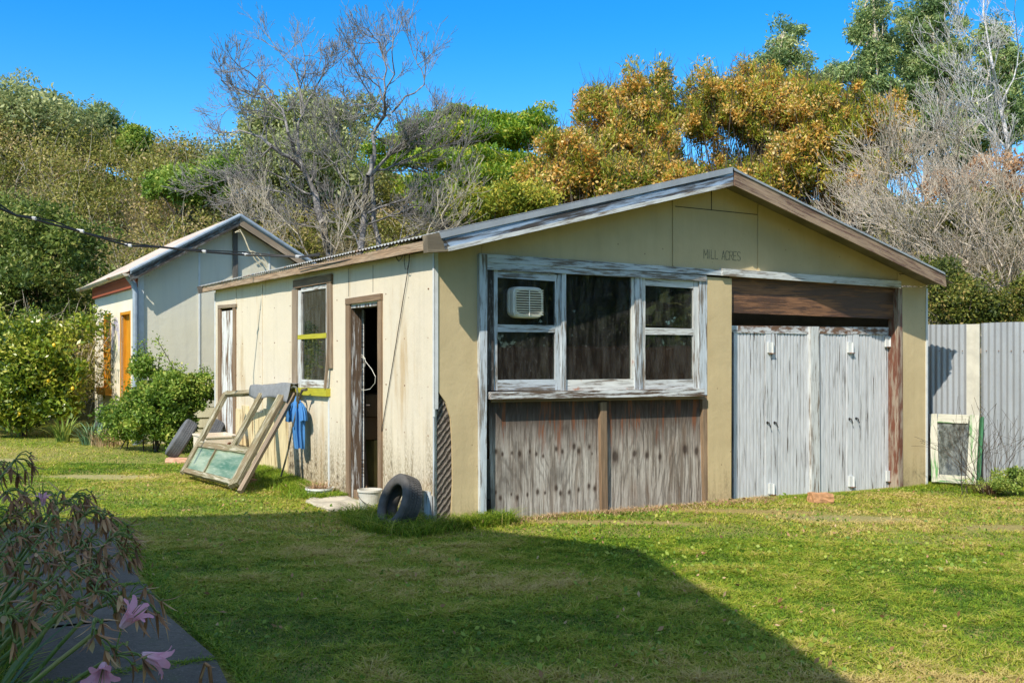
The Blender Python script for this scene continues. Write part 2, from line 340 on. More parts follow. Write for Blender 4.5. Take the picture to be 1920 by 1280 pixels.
# ---------- the ground ----------
def grass_cols(t):
    p = t.pos(); a = t.noise(p, .55, 4, .6); b = t.noise(p, 2.3, 4, .65)
    g = t.mix(t.step(a, .38, .62), srgb(132, 146, 50), srgb(168, 160, 76))
    return t.mix(t.mth('MULTIPLY', t.step(b, .5, .72), .8), g, srgb(172, 152, 92)), a, b
def lawn_mat():
    t = NT('lawn_soil_and_thatch'); g, a, b = grass_cols(t); p = t.pos()
    f = t.noise(p, 60, 5, .7); c = t.mix(t.step(f, .35, .65), srgb(104, 100, 44), g)
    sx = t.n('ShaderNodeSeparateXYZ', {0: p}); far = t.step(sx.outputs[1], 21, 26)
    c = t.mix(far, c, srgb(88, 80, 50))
    def spot(x, y, rx, ry, col, c, amt=.35):
        dx = t.mth('DIVIDE', t.mth('SUBTRACT', sx.outputs[0], x), rx); dy = t.mth('DIVIDE', t.mth('SUBTRACT', sx.outputs[1], y), ry)
        d = t.mth('ADD', t.mth('MULTIPLY', dx, dx), t.mth('MULTIPLY', dy, dy))
        d = t.mth('ADD', d, t.mth('MULTIPLY', t.mth('SUBTRACT', t.noise(p, 5, 5, .7), .5), 2.2))
        return t.mix(t.mth('MULTIPLY', t.mth('SUBTRACT', 1.0, t.step(d, .35, 1.1)), amt), c, col)
    for s in BARE: c = spot(*s, c)
    return t.out(t.bsdf(c, .95, t.bump(f, .8, .02)))
BARE = [(-5.1, 12.5, .8, .28, srgb(190, 172, 136)), (-7.4, 14.2, .6, .3, srgb(190, 174, 138)), (3.3, 9.9, .8, .25, srgb(168, 150, 118)), (2.4, 10.25, 1.0, .18, srgb(168, 128, 92)), (.9, 9.35, 1.1, .16, srgb(176, 140, 104)), (4.6, 9.4, .5, .22, srgb(160, 136, 96))]
gx = np.concatenate([np.linspace(-220, -30, 18), np.linspace(-28, 28, 113), np.linspace(30, 220, 18)])
gy = np.concatenate([np.linspace(-60, -4, 10), np.linspace(-3, 50, 107), np.linspace(54, 320, 20)])
GX, GY = np.meshgrid(gx, gy); GZ = ground_z(GX, GY)
me = bpy.data.meshes.new('lawn'); nx, ny = len(gx), len(gy)
idx = np.arange(nx * ny).reshape(ny, nx)
fc = np.stack([idx[:-1, :-1], idx[:-1, 1:], idx[1:, 1:], idx[1:, :-1]], -1).reshape(-1, 4)
me.from_pydata(np.stack([GX, GY, GZ], -1).reshape(-1, 3).tolist(), [], fc.tolist()); me.polygons.foreach_set('use_smooth', [True] * len(me.polygons))
tag(link('ground', me, lawn_mat()), 'lawn and wooded bank rising behind the sheds', 'ground', kind='structure')
# dark concrete path with grassy joints
pm = NT('dark_stained_concrete'); p_ = pm.pos(); a_ = pm.noise(p_, 2.2, 6, .65); b_ = pm.noise(p_, 40, 5, .7)
c_ = pm.mix(pm.step(a_, .35, .7), srgb(74, 70, 65), srgb(100, 95, 88)); c_ = pm.mix(pm.mth('MULTIPLY', pm.step(b_, .5, .64), .6), c_, srgb(56, 52, 46)); c_ = pm.mix(pm.mth('MULTIPLY', pm.step(pm.noise(p_, 7, 6, .7), .54, .68), .55), c_, srgb(78, 84, 58)); c_ = pm.mix(pm.mth('MULTIPLY', pm.step(pm.noise(p_, 90, 3, .7), .6, .7), .5), c_, srgb(160, 156, 146))
c_ = pm.mix(pm.mth('MULTIPLY', pm.mth('SUBTRACT', 1, pm.step(pm.n('ShaderNodeTexVoronoi', {'Vector': p_, 'Scale': 1.9}).outputs[0], .05, .13)), .7), c_, srgb(150, 158, 148))
path_m = pm.out(pm.bsdf(c_, .9, pm.bump(b_, .5, .006)))
PE = [(-1.22, 4.4), (-1.45, 4.9), (-1.99, 5.75), (-2.38, 6.5), (-2.84, 7.35), (-3.3, 8.3), (-3.62, 8.9)]
m = MB(); 
for i in range(len(PE) - 1):
    a, b = PE[i], PE[i + 1]; gap = .05 if i in (1, 3) else .0
    d = Vector((b[0] - a[0], b[1] - a[1])).normalized(); s_ = Vector((-d.y, d.x)) * .86
    a2 = (a[0] + d.x * gap, a[1] + d.y * gap); wob = [random.uniform(-.03, .03) for _ in range(2)]
    q = [(a2[0] + wob[0], a2[1]), (b[0] + wob[1] * 0, b[1]), (b[0] + s_.x, b[1] + s_.y), (a2[0] + s_.x, a2[1] + s_.y)]
    m.face([(x, y, gz(x, y) + .022) for x, y in q], [(0, 0)] * 4)
    m.face([(q[0][0], q[0][1], gz(*q[0]) - .05), (q[1][0], q[1][1], gz(*q[1]) - .05), (q[1][0], q[1][1], gz(*q[1]) + .022), (q[0][0], q[0][1], gz(*q[0]) + .022)], [(0, 0)] * 4)
tag(m.build('path', path_m), 'dark stained concrete path beside the lilies', 'path', kind='structure')

# ---------- the garage ----------
G = thing('garage', 'cream low-gabled garage with a triple window and peeling white double doors', 'garage', SH)
LW, FW = 7.31, 7.05
def rect_wall(name, mat, ax, length, ztop, holes, thick, parent, at=0.0, zb=0.0, label=None, M=SH, zt2=None, start=0.0):
    """wall with rectangular openings. ax 'v': runs along v at u=at..at+thick ; ax 'u': runs along u at v=at"""
    m = MB(M); cuts = sorted({start, length} | {h[0] for h in holes} | {h[1] for h in holes}); zt2 = ztop if zt2 is None else zt2
    for a, b in zip(cuts[:-1], cuts[1:]):
        hs = sorted([h for h in holes if h[0] <= a + 1e-6 and h[1] >= b - 1e-6], key=lambda h: h[2]); z = zb
        spans = []
        for h in hs:
            if h[2] > z: spans.append((z, h[2]))
            z = h[3]
        spans.append((z, None))
        for z0, z1 in spans:
            za = z1 if z1 is not None else ztop + (zt2 - ztop) * a / length; zc = z1 if z1 is not None else ztop + (zt2 - ztop) * b / length
            if ax == 'v': m.prism([(at, a, z0), (at, b, z0), (at, b, zc), (at, a, za)], (thick, 0, 0), (0, 0, 1))
            else: m.prism([(a, at, z0), (b, at, z0), (b, at, zc), (a, at, za)], (0, thick, 0), (0, 0, 1))
    return m.build(name, mat, parent, label)
# long wall: openings (v0,v1,z0,z1): open doorway, sash window, far door
DV0, DV1 = L(709, 0)[1], L(657, 0)[1]; WV0, WV1 = L(613, 0)[1], L(557, 0)[1]; EV0, EV1 = L(436, 0)[1], L(413, 0)[1]
longw = rect_wall('long_wall', wall_cream, 'v', LW, 2.50, [(DV0, DV1, -.02, 2.08), (WV0, WV1, 1.2, 2.38), (EV0, EV1, -.02, 2.24)], .03, G, zb=.035, zt2=2.55, start=.022)
# stumps and dark gap under the sheet
m = MB(SH); m.box((.03, .03, -.15), (.05, LW, .1)); m.build('base_board', brown_wood, G)
for vv in (1.0, 2.6, 4.3, 5.6): MB(SH).box((-.005, vv, -.1), (.09, vv + .22, .03)).build('stump', concrete, G)
# front wall: khaki sheets around window, plywood and doors
front = MB(SH)
rot = [F(x, y) for x, y in ((820, 731), (836, 754), (845, 784), (848, 830), (849, 902), (845.5, 984))]
u_corner = .0; zt = 2.5
gb = lambda px: F(px, 0)[0]
AP = F(1375, 330, -.41)[0]  # ridge line u
SL = (F(1375, 345, -.41)[2] - .03 - 2.46) / AP
_ohf = -.41; _rz = F(1374, 318, _ohf)[2]; _e1 = F(826, 436, _ohf); _e2 = F(1772, 516, _ohf)
ztop = lambda u: _rz - .035 - ((_rz - _e1[2]) / (AP - _e1[0]) * (AP - u) if u < AP else (_rz - _e2[2]) / (_e2[0] - AP) * (u - AP))
p1 = [(0, 0, 1.2)] + rot + [F(905, 987), F(903, 492), (gb(903), 0, ztop(gb(903))), (0, 0, ztop(0))]
p1[0] = (0, 0, F(820, 731)[2])
front.prism(p1, (0, .02, 0), (0, 0, 1))
hl, hr = F(903, 484), F(1690, 534)
def gable(u0, u1, zb0, zb1):
    pts = [(u0, 0, zb0), (u1, 0, zb1), (u1, 0, ztop(u1))]
    if u0 < AP < u1: pts.append((AP, 0, ztop(AP)))
    pts.append((u0, 0, ztop(u0))); front.prism(pts, (0, .02, 0), (0, 0, 1))
zb = lambda u: hl[2] + (hr[2] - hl[2]) * (u - hl[0]) / (hr[0] - hl[0])
us = [gb(903) + .004, gb(1262.7), gb(1422.5), gb(1682.5)]
for a, b in zip(us[:-1], us[1:]): gable(a, b - .006, zb(a), zb(b))
uR = FW; gable(us[-1], uR, F(0, 512)[2] if 0 else 2.42, 2.42)
front.prism([F(1326, 519), F(1372, 522), F(1371, 941), F(1328, 946)], (0, .02, 0), (0, 0, 1))
front.prism([F(1692, 538), (uR, 0, 2.416), (uR, 0, F(1736, 911)[2]), F(1692, 918)], (0, .02, 0), (0, 0, 1))
fw = front.build('front_wall', wall_khaki, G)
m = MB(SH); m.prism([F(1264, 386, -.003), F(1422, 402, -.003), F(1422, 403.4, -.003), F(1264, 387.4, -.003)], (0, .003, 0)); m.prism([F(1333.5, 350, -.003), F(1334.8, 350, -.003), F(1334.8, 393, -.003), F(1333.5, 393, -.003)], (0, .003, 0)); m.prism([F(1686, 513, -.003), F(1725, 514, -.003), F(1725, 515.2, -.003), F(1686, 514.2, -.003)], (0, .003, 0)); m.build('sheet_joint', steel_dark, G)
# backing wall, right and rear walls, floor
m = MB(SH); m.box((FW - .03, .02, -.3), (FW, LW, 2.42)); m.build('right_wall', wall_khaki, G)
m = MB(SH); m.prism([(0.03, LW, -.1), (FW - .03, LW, -.3), (FW - .03, LW, 2.5), (AP, LW, 3.38), (0.03, LW, 2.5)], (0, -.03, 0), (0, 0, 1)); m.build('rear_wall', wall_khaki, G)
m = MB(SH); m.prism([(.05, .15, 0), (FW - .05, .15, -.09), (FW - .05, LW - .05, -.09), (.05, LW - .05, 0)], (0, 0, -.06)); m.build('floor', inside_floor, G)
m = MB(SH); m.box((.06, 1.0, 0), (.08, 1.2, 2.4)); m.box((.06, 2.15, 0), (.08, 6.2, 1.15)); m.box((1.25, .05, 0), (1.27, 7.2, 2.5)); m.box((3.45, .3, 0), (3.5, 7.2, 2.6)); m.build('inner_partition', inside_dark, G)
m = MB(SH)
for i in range(44): u = .5 + i * .066; m.box((u, .62, .5), (u + .055, .635, 1.62 + .01 * math.sin(i * 3)))
m.build('inner_paling', plain('red_brown_inner_boards', srgb(104, 74, 60), .9, .4, 4), G)
# exposed diagonal lining at the rotten corner
t = NT('weathered_diagonal_boards'); o_ = t.obj(); sx = t.n('ShaderNodeSeparateXYZ', {0: o_}); d_ = t.mth('SUBTRACT', sx.outputs[2], t.mth('MULTIPLY', sx.outputs[0], 1.25))
wv = t.mth('SINE', t.mth('ADD', t.mth('MULTIPLY', d_, 88), t.mth('MULTIPLY', t.noise(t.mapv(o_, (9, 9, 6)), 1.5, 7, .7), 9)))
fn_ = t.noise(t.mapv(o_, (30, 30, 30)), 1, 6, .7); c_ = t.mix(t.step(wv, -1.1, .9), srgb(62, 54, 48), srgb(142, 132, 120)); c_ = t.mix(t.step(fn_, .5, .66), c_, srgb(80, 70, 62))
diag_m = t.out(t.bsdf(c_, .9, t.bump(wv, 1.0, .012)))
m = MB(SH); m.prism([(0.005, .03, -.02), (.24, .03, -.02), (.24, .03, 1.28), (.005, .03, 1.28)], (0, .02, 0)); m.build('exposed_lining', diag_m, G, 'dark weathered diagonal lining where the corner sheet has rotted away')
m = MB(SH); m.box((-.004, .004, .0), (.0, .03, 1.05)); m.beam((-.02, .12, -.02), (-.012, .12, .3), .1, .012, (0, 1, 0)); m.beam((-.02, .03, -.02), (-.016, .045, .27), .045, .01, (0, 1, 0)); m.build('corner_patch', blue_white, G)
# corner strips and cover battens
m = MB(SH); c0 = F(815, 474); c1 = F(815, 781); m.prism([L(811, 474, -.012), L(811, 781, -.012), (-.012, -.012, c1[2]), (-.012, -.012, c0[2])], (.01, 0, 0), (0, 0, 1)); m.box((-.012, -.012, c1[2] + .07), (.03, -.001, c0[2])); m.build('corner_strip', trim_white, G)
m = MB(SH); m.box((FW - .02, -.012, -.12), (FW + .012, .0, 2.4)); m.box((FW + .002, .0, -.12), (FW + .012, .03, 2.4)); m.build('corner_strip', trim_white, G)
def batten(v, z0, z1, w=.028): MB(SH).box((-.01, v - w / 2, z0), (-.001, v + w / 2, z1)).build('cover_strip', wall_cream, G)
for px, z0, z1 in ((492, .0, 2.49), (545, .03, 1.1), (443, 2.26, 2.5)): batten(L(px, 0)[1], z0, z1)
m = MB(SH); v_ = L(618, 0)[1]; m.box((-.014, v_ - .017, -.05), (-.001, v_ + .017, 1.12)); m.build('cover_strip', trim_white, G)
m = MB(SH)
for px, z0, z1 in ((654, 2.18, 2.48), (699.5, 2.19, 2.47)): v_ = L(px, 0)[1]; m.box((-.002, v_ - .004, z0), (-.0005, v_ + .004, z1))
m.build('sheet_joint', steel_dark, G)
for px, y0, y1 in ((1262.7, 372, 499), (1422.5, 374, 510)):
    a, b = F(px - 2, y0, -.002), F(px + 2, y1, -.002); MB(SH).box((a[0], -.011, b[2]), (b[0], -.002, ztop(a[0]) - .02)).build('cover_strip', wall_khaki, G)
# nail heads
m = MB(SH)
for v_ in (.12, .62, 1.05, 2.35, 3.2, 3.9, 4.5, 5.1, 5.9, 6.2):
    for z_ in (.35, .8, 1.25, 1.7, 2.15): m.box((-.004, v_ + random.uniform(-.01, .01), z_), (0, v_ + .012, z_ + .012)) if not (WV0 - .1 < v_ < WV1 + .1 and z_ > 1.1) else None
m.build('nail_heads', rust_m, G)
# roof: corrugated sheets running down the slopes
def corr_roof(name, mat, M, u_eave_l, u_ridge, u_eave_r, v0, v1, z_ridge, sl, parent, pitch=.076, amp=.009, side='both'):
    for s in ((0, 1) if side == 'both' else (side,)):
        n = int((v1 - v0) / pitch * 8); V = np.linspace(v0, v1, n + 1); Wv = amp * np.sin((V - v0) / pitch * 2 * np.pi)
        ue = u_eave_l if s == 0 else u_eave_r; m = MB(M); ze = z_ridge - sl * abs(ue - u_ridge)
        rows = [(u_ridge, z_ridge), (ue, ze)]
        vs, fs = [], []
        for (u, z) in rows:
            for k in range(n + 1): vs.append((u, V[k], z + Wv[k] + .004)); 
        for (u, z) in rows:
            for k in range(n + 1): vs.append((u, V[k], z + Wv[k]))
        N = n + 1
        for k in range(n):
            a, b, c, d = k, k + 1, N + k + 1, N + k
            fs += [(a, b, c, d), (2 * N + a, 2 * N + d, 2 * N + c, 2 * N + b), (N + k, N + k + 1, 3 * N + k + 1, 3 * N + k)]
        T = MATS[parent.name].inverted() @ M; me = bpy.data.meshes.new(name); me.from_pydata([T @ Vector(p) for p in vs], [], fs); me.update(); link(name, me, mat, parent)
OH = -.41; RZ = F(1374, 318, OH)[2]
SLR = (RZ - F(826, 436, OH)[2]) / (AP - F(826, 436, OH)[0])
UEL, UER = -.17, F(1772, 520, OH)[0] + .06
SLR2 = (RZ - F(1772, 516, OH)[2]) / (UER - .06 - AP)
corr_roof('roof_sheet', zinc_roof, SH, UEL, AP, UER, OH, LW + .3, RZ, SLR, G, side=0)
corr_roof('roof_sheet', zinc_roof, SH, UEL, AP, UER, OH, LW + .3, RZ, SLR2, G, side=1)
m = MB(SH); m.prism([(AP - .16, OH - .01, RZ - .16 * SLR + .016), (AP, OH - .01, RZ + .02), (AP + .16, OH - .01, RZ - .16 * SLR2 + .016), (AP + .16, OH - .01, RZ - .16 * SLR2 + .012), (AP, OH - .01, RZ + .014), (AP - .16, OH - .01, RZ - .16 * SLR + .012)], (0, LW + .55, 0)); m.build('ridge_cap', zinc, G)
# barge flashing and boards
A0, A1 = F(826, 437, OH), F(1375, 311, OH); 
m = MB(SH); m.prism([F(824, 436, OH - .012), F(1374, 314, OH - .012), F(1374, 324, OH - .012), F(828, 447, OH - .012)], (0, .012, 0), (1, 0, SLR)); m.prism([(F(824, 436, OH)[0], OH, F(824, 436, OH)[2] + .012), (AP, OH, RZ + .03), (AP, OH, RZ + .024), (F(824, 436, OH)[0], OH, F(824, 436, OH)[2] + .006)], (0, .14, 0)); m.build('barge_flashing', zinc, G)
m = MB(SH); m.prism([F(830, 445, OH), F(1375, 322, OH), F(1375, 346, OH), F(834, 468, OH)], (0, .028, 0), (1, 0, SLR)); m.build('barge_board', wood('skylight_tinted_barge', srgb(148, 168, 192), srgb(70, 66, 64), srgb(56, 54, 54), peel=.50, along=1.0, across=14), G)  # paint colour holds the blue that skylight gives this board in shade
m = MB(SH); m.prism([F(840, 463, OH - .012), F(1375, 341, OH - .012), F(1375, 348, OH - .012), F(842, 471, OH - .012)], (0, .02, 0), (1, 0, SLR)); m.build('barge_moulding', cool_white, G)
m = MB(SH); m.prism([F(1378, 319, OH), F(1772, 514, OH), F(1775, 537, OH), F(1378, 346, OH)], (0, .028, 0), (1, 0, -SLR2)); m.prism([F(1378, 337, OH - .02), F(1765, 524, OH - .02), F(1774, 538, OH - .02), F(1378, 348, OH - .02)], (0, .02, 0), (1, 0, -SLR2)); m.build('barge_board', rake_brown, G, 'bare brown barge board on the right rake')
m = MB(SH); m.prism([F(1376, 315, OH - .012), F(1772, 511, OH - .012), F(1773, 515, OH - .012), F(1378, 320, OH - .012)], (0, .012, 0)); m.build('barge_flashing', zinc, G)
m = MB(SH); q = [F(801, 440, OH), F(826, 436, OH), F(846, 466, OH), F(841, 471, OH), F(803, 473, OH)]; m.prism(q, (0, .09, 0), (1, 0, 0)); m.build('purlin_end', wood('cracked_end_grain', None, srgb(150, 136, 112), srgb(104, 94, 80)), G, 'cracked grey timber block under the roof corner')
# soffit rafters & long eave fascia
m = MB(SH); zf = 2.56
zL = RZ - SLR * (AP - UEL)
m.beam((-.13, OH + .09, zL - .075), (-.13, LW + .25, zL - .045), .085, .03, (0, 0, 1), 30, .003); m.build('eave_fascia', wood('pale_brown_fascia', None, srgb(176, 146, 116), srgb(196, 176, 150)), G)
m = MB(SH); m.beam((-.21, LW + .22, zL - .06), (.3, LW + .22, zL + .06), .11, .04); m.build('rear_barge_end', decay_wood, G)
m = MB(SH); m.prism([(-.115, OH + .03, zL - .09), (-.115, LW, zL - .09), (.0, LW, zL - .07), (.0, OH + .03, zL - .07)], (0, 0, .008)); m.prism([(0, OH + .03, ztop(0) + .01), (AP, OH + .03, ztop(AP) + .0), (AP, 0, ztop(AP) + .0), (0, 0, ztop(0) + .01)], (0, 0, .006)); m.prism([(AP, OH + .03, ztop(AP)), (FW, OH + .03, ztop(FW) + .0), (FW, 0, ztop(FW)), (AP, 0, ztop(AP))], (0, 0, .006)); m.build('soffit', inside_dark, G)
m = MB(SH); m.beam((UER - .06, .02, RZ - SLR2 * (UER - .06 - AP) - .05), (UER - .06, LW, RZ - SLR2 * (UER - .06 - AP) - .05), .07, .03); m.build('eave_fascia', brown_wood, G)
# ---- front window group ----
hd = MB(SH); hd.prism([F(900, 475, -.03), F(1368, 507, -.03), F(1368, 517, -.03), F(900, 491, -.03)], (0, .03, 0), (1, 0, 0)); hd.build('header_board', blue_white, G)
hd = MB(SH); hd.prism([F(1355, 503, -.05), F(1690, 527, -.05), F(1690, 539.5, -.05), F(1355, 516.5, -.05)], (0, .05, 0), (1, 0, .03)); hd.build('header_board', cool_white, G)
hd = MB(SH); hd.prism([F(913, 491, -.02), F(1325, 516.5, -.02), F(1325, 527, -.02), F(913, 505, -.02)], (0, .03, 0), (1, 0, 0)); hd.build('window_head', blue_white, G)
m = MB(SH); m.prism([F(899, 476, -.045), F(914, 477, -.045), F(912, 963, -.045), F(901, 963, -.045)], (0, .045, 0), (0, 0, 1)); m.build('window_trim', blue_white, G)
wt = thing
def fr(names, mat, parent, v, th, *quads):
    m = MB(SH)
    for q in quads:
        P = [F(x, y, v) for x, y in q]; w_ = abs(q[1][0] - q[0][0]); h_ = abs(q[3][1] - q[0][1])
        m.prism(P, (0, th, 0), (1, 0, 0) if w_ > h_ else (0, 0, 1))
    return m.build(names, mat, parent)
def qd(x0, x1, y0, y1, s0=0, s1=0): return [(x0, y0), (x1, y0 + s0), (x1, y1 + s1), (x0, y1)]
fr('window_jamb', dark_peel, G, .0, .1, qd(914, 926, 505, 732))
win = fr('front_window', blue_white, G, .0, .06, qd(1053, 1061.5, 510, 735, 0, 0), qd(1191, 1203, 514, 732), qd(1311, 1326, 518, 740))
for nm, x0, x1, y0, ys in (('l', 926, 1053, 506, 9), ('r', 1203, 1311, 521, 7)):
    lw = 7; rw = 12 if nm == 'l' else 11
    sash = fr('sash', blue_white if nm == 'l' else cool_white, G, .015, .035, qd(x0, x0 + lw, y0, 732), qd(x1 - rw, x1, y0 + ys, 731),
              qd(x0 + lw, x1 - rw, y0 + .5, y0 + 14, ys * .8, ys * .8), qd(x0 + lw, x1 - rw, 608 if nm == 'l' else 614, 622 if nm == 'l' else 627, 2, 1), qd(x0 + lw, x1 - rw, 712, 732, -1, -1))
    fr('pane', pane_front, sash, .03, .003, qd(x0 + lw, x1 - rw, y0 + 10, 610, 5, 5)); fr('pane', pane_front, sash, .03, .003, qd(x0 + lw, x1 - rw, 620, 714))
fx = fr('fixed_light', wood('white_rust_stained_rail', srgb(216, 216, 210), srgb(128, 112, 96), srgb(92, 78, 66), peel=.36, rust=srgb(176, 96, 42)), G, .02, .04, qd(1061.5, 1191, 712, 735, -2, -3), qd(1184, 1191, 516, 712, 0, -2))
fr('pane', pane_front, fx, .035, .003, qd(1061.5, 1184, 511, 714, 5, 0))
fr('window_sill', scraped_white, G, -.075, .11, [(921, 735), (1321, 728), (1321, 742), (921, 748.5)])
fr('sill_support', brown_wood, G, -.01, .03, qd(921, 1321, 748.5, 754, -6.5, -6))
# plywood
zr = F(0, 0)[2]; pl_z = F(1100, 750)[2]
rows1 = (F(1000, 850)[2], F(1000, 925)[2])
ply1 = ply_mat('weathered_plywood_left', pl_z, rows1, srgb(192, 186, 177), srgb(138, 126, 114), 10, .011); ply2 = ply_mat('weathered_plywood_right', pl_z, (F(1250, 850)[2],), srgb(178, 170, 160), srgb(122, 110, 98), 4.5, .024)
fr('plywood_panel', ply1, G, .045, .015, [(916, 750), (1128, 746), (1128, 975), (922, 992)])
fr('plywood_panel', ply2, G, .05, .015, [(1137, 746), (1318, 742), (1325, 955), (1140, 972)])
fr('stud', brown_wood, G, .0, .05, [(1126, 754), (1138, 753), (1140, 972), (1129, 974)]); fr('stud', brown_wood, G, .005, .06, [(1317, 742), (1326, 742), (1330, 954), (1322, 956)])
fr('bottom_plate', concrete, G, .07, .06, [(905, 980), (1330, 950), (1330, 966), (905, 1000)])
fr('stump', brown_wood, G, .03, .1, [(1330, 940), (1368, 938), (1368, 952), (1332, 953)])
# extractor fan on the glass
fan = thing('extractor_fan', 'yellowed white louvred extractor fan mounted in the top left front window pane', 'fan', SH, F(988, 566, .0))
def rbox(m, x0, x1, z0, z1, y0, y1, r, k=.86, taper=0):
    pts = []; cx, cz = (x0 + x1) / 2, (z0 + z1) / 2; a, b = (x1 - x0) / 2, (z1 - z0) / 2
    for i in range(40):
        th = 2 * math.pi * i / 40; c, s = math.cos(th), math.sin(th); e = .36
        pts.append((cx + a * math.copysign(abs(c) ** e, c), cz + b * math.copysign(abs(s) ** e, s)))
    def ring(y, sc): return [(cx + (x - cx) * sc, y, cz + (z - cz) * sc) for x, z in pts]
    rs = [ring(y1, 1.0), ring((y0 + y1) / 2, 1.0), ring(y0 + .012, .97), ring(y0, .9)]
    for A, B in zip(rs[:-1], rs[1:]):
        for i in range(40): j = (i + 1) % 40; m.face([A[i], A[j], B[j], B[i]], [(0, 0)] * 4)
    m.face(rs[-1][::-1] if 0 else rs[-1], [(0, 0)] * 40)
a, b = F(961, 536, -.06), F(1019, 597, -.06)
m = MB(SH); rbox(m, a[0], b[0], b[2], a[2], -.07, .02, .03); m.build('fan_body', plastic_w, fan, smooth=False)
m = MB(SH); rbox(m, a[0] - .008, b[0] - .03, b[2] + .012, a[2] - .006, -.02, .03, .03); m.build('fan_collar', plastic_w, fan)
m = MB(SH); rbox(m, a[0] + .022, b[0] - .018, b[2] + .03, a[2] - .03, -.0715, -.07, .03); m.build('fan_recess', plain('fan_dark_slots', srgb(70, 56, 44), .8), fan)
m = MB(SH); 
for i in range(11):
    z_ = b[2] + .034 + (a[2] - b[2] - .068) * i / 10; m.beam((a[0] + .02, -.079, z_), (b[0] - .014, -.079, z_), .010, .004, (0, -.6, 1))
m.beam(((a[0] + b[0]) / 2, -.083, b[2] + .02), ((a[0] + b[0]) / 2, -.083, a[2] - .02), .009, .006, (1, 0, 0)); m.build('louvre', plastic_w, fan)
# ---- garage doors ----
fr('lintel_board', lintel_wood, G, .05, .03, [(1368, 518), (1676, 538), (1675, 598), (1370, 586)])
fr('door_post', red_brown, G, -.025, .15, [(1684, 540), (1692, 541), (1693, 918), (1685, 919)])
fr('door_post', blue_white, G, .115, .05, [(1371, 610), (1384, 611), (1383, 622), (1371, 622)])
fr('door_post', cool_white, G, .085, .07, [(1520, 612), (1536, 612), (1538, 932), (1522, 933)])
m = MB(SH); P = [F(1365, 945, -.05), F(1700, 917, -.05)]; m.prism([P[0], P[1], (P[1][0], -.05, P[1][2] - .1), (P[0][0], -.05, P[0][2] - .1)], (0, .3, 0)); m.build('threshold', concrete, G)
def dzt(px): return 610.5 + (px - 1374) * .0117
def dzb(px): return 946 - (px - 1372) * .0985
DV = .13
for i, (x0, x1) in enumerate(((1375.5, 1446), (1447, 1520), (1538, 1599), (1600, 1673))):
    leaf = MB(SH); st = 9 if i in (1,) else 7
    def dq(a, b, y0, y1, v, th, gr=(0, 0, 1)): leaf.prism([F(a, y0, v), F(b, y0, v), F(b, y1, v), F(a, y1, v)], (0, th, 0), gr)
    xx = x0
    w_ = 6.25; n_ = max(1, round((x1 - x0) / w_)); w_ = (x1 - x0) / n_
    for k in range(n_):
        a_, b_ = x0 + k * w_, x0 + (k + 1) * w_ - 1.5; dv = random.uniform(-.0015, .0015)
        leaf.prism([F(a_, dzt(a_), DV + dv), F(b_, dzt(b_), DV + dv), F(b_, dzb(b_), DV + dv), F(a_, dzb(a_), DV + dv)], (0, .02, 0), (0, 0, 1))
    d = leaf.build('garage_door', door_white, G); bk = MB(SH); bk.prism([F(x0, dzt(x0), DV + .021), F(x1, dzt(x1), DV + .021), F(x1, dzb(x1), DV + .021), F(x0, dzb(x0), DV + .021)], (0, .01, 0), (0, 0, 1)); bk.build('ledge_backing', decay_wood, d)
    rl = MB(SH); rl.prism([F(x0, dzt(x0) - .5, DV - .012), F(x1, dzt(x1) - .5, DV - .012), F(x1, dzt(x1) + 14, DV - .012), F(x0, dzt(x0) + 13, DV - .012)], (0, .01, 0), (1, 0, 0)); rl.build('top_rail', wood('scraped_rail_%d' % i, srgb(198, 200, 202), srgb(122, 92, 72), srgb(104, 78, 62), peel=.5, along=4, across=10), d)
    sw = [(x0, x0 + 7)] if i in (0, 2) else [(x1 - 7, x1)]
    sw += [(x1 - 11, x1)] if i in (0, 2) else [(x0, x0 + 11)]
    sl = MB(SH)
    for a_, b_ in sw: sl.prism([F(a_ + .4, dzt(a_) + 13, DV - .008), F(b_ - .4, dzt(b_) + 13, DV - .008), F(b_ - .4, dzb(b_), DV - .008), F(a_ + .4, dzb(a_), DV - .008)], (0, .007, 0), (0, 0, 1))
    sl.build('stile', door_white, d)
    hx, hy = ((1441, 793), (1454.5, 793), (1595, 786), (1607.5, 785))[i]
    h = MB(SH); p = F(hx, hy, DV - .03); h.tube([(p[0], DV, p[2]), (p[0], DV - .035, p[2] + .01), (p[0] + .03, DV - .04, p[2] - .05)], [.008, .007, .005], 6); h.lathe([(0, 0), (.016, 0), (.016, .004), (0, .004)], Matrix.Translation((p[0], DV - .01, p[2] + .005)) @ Matrix.Rotation(R(90), 4, 'X'), 10); h.build('door_handle', steel_dark, d)
def hinge(x, y, par, w=12, h=20):
    m = MB(SH); m.prism([F(x - w / 2, y - h / 2, DV - .03), F(x + w / 2 - 4, y - h / 2, DV - .03), F(x + w / 2 - 4, y + h / 2, DV - .03), F(x - w / 2, y + h / 2, DV - .03)], (0, .02, 0)); p = F(x + 2, y, DV - .035)
    m.tube([(p[0], p[1], p[2] - .065), (p[0], p[1], p[2] + .055)], .012, 8); m.box((p[0] + .008, DV - .025, p[2] - .05), (p[0] + .03, DV - .018, p[2] + .05)); m.build('hinge', trim_white, par)
    m = MB(SH); m.box((p[0] - .05, p[1] - .01, p[2] - .075), (p[0] + .03, p[1] + .004, p[2] - .065)); m.build('hinge_rust', rust_m, par)
dl = [o for o in G.children if o.name.startswith('garage_door')]
for x, y, k in ((1447, 651, 0), (1449, 916, 0), (1597, 651, 2), (1599, 902, 2), (1667, 640, 3), (1669, 892, 3)): hinge(x, y, dl[k])
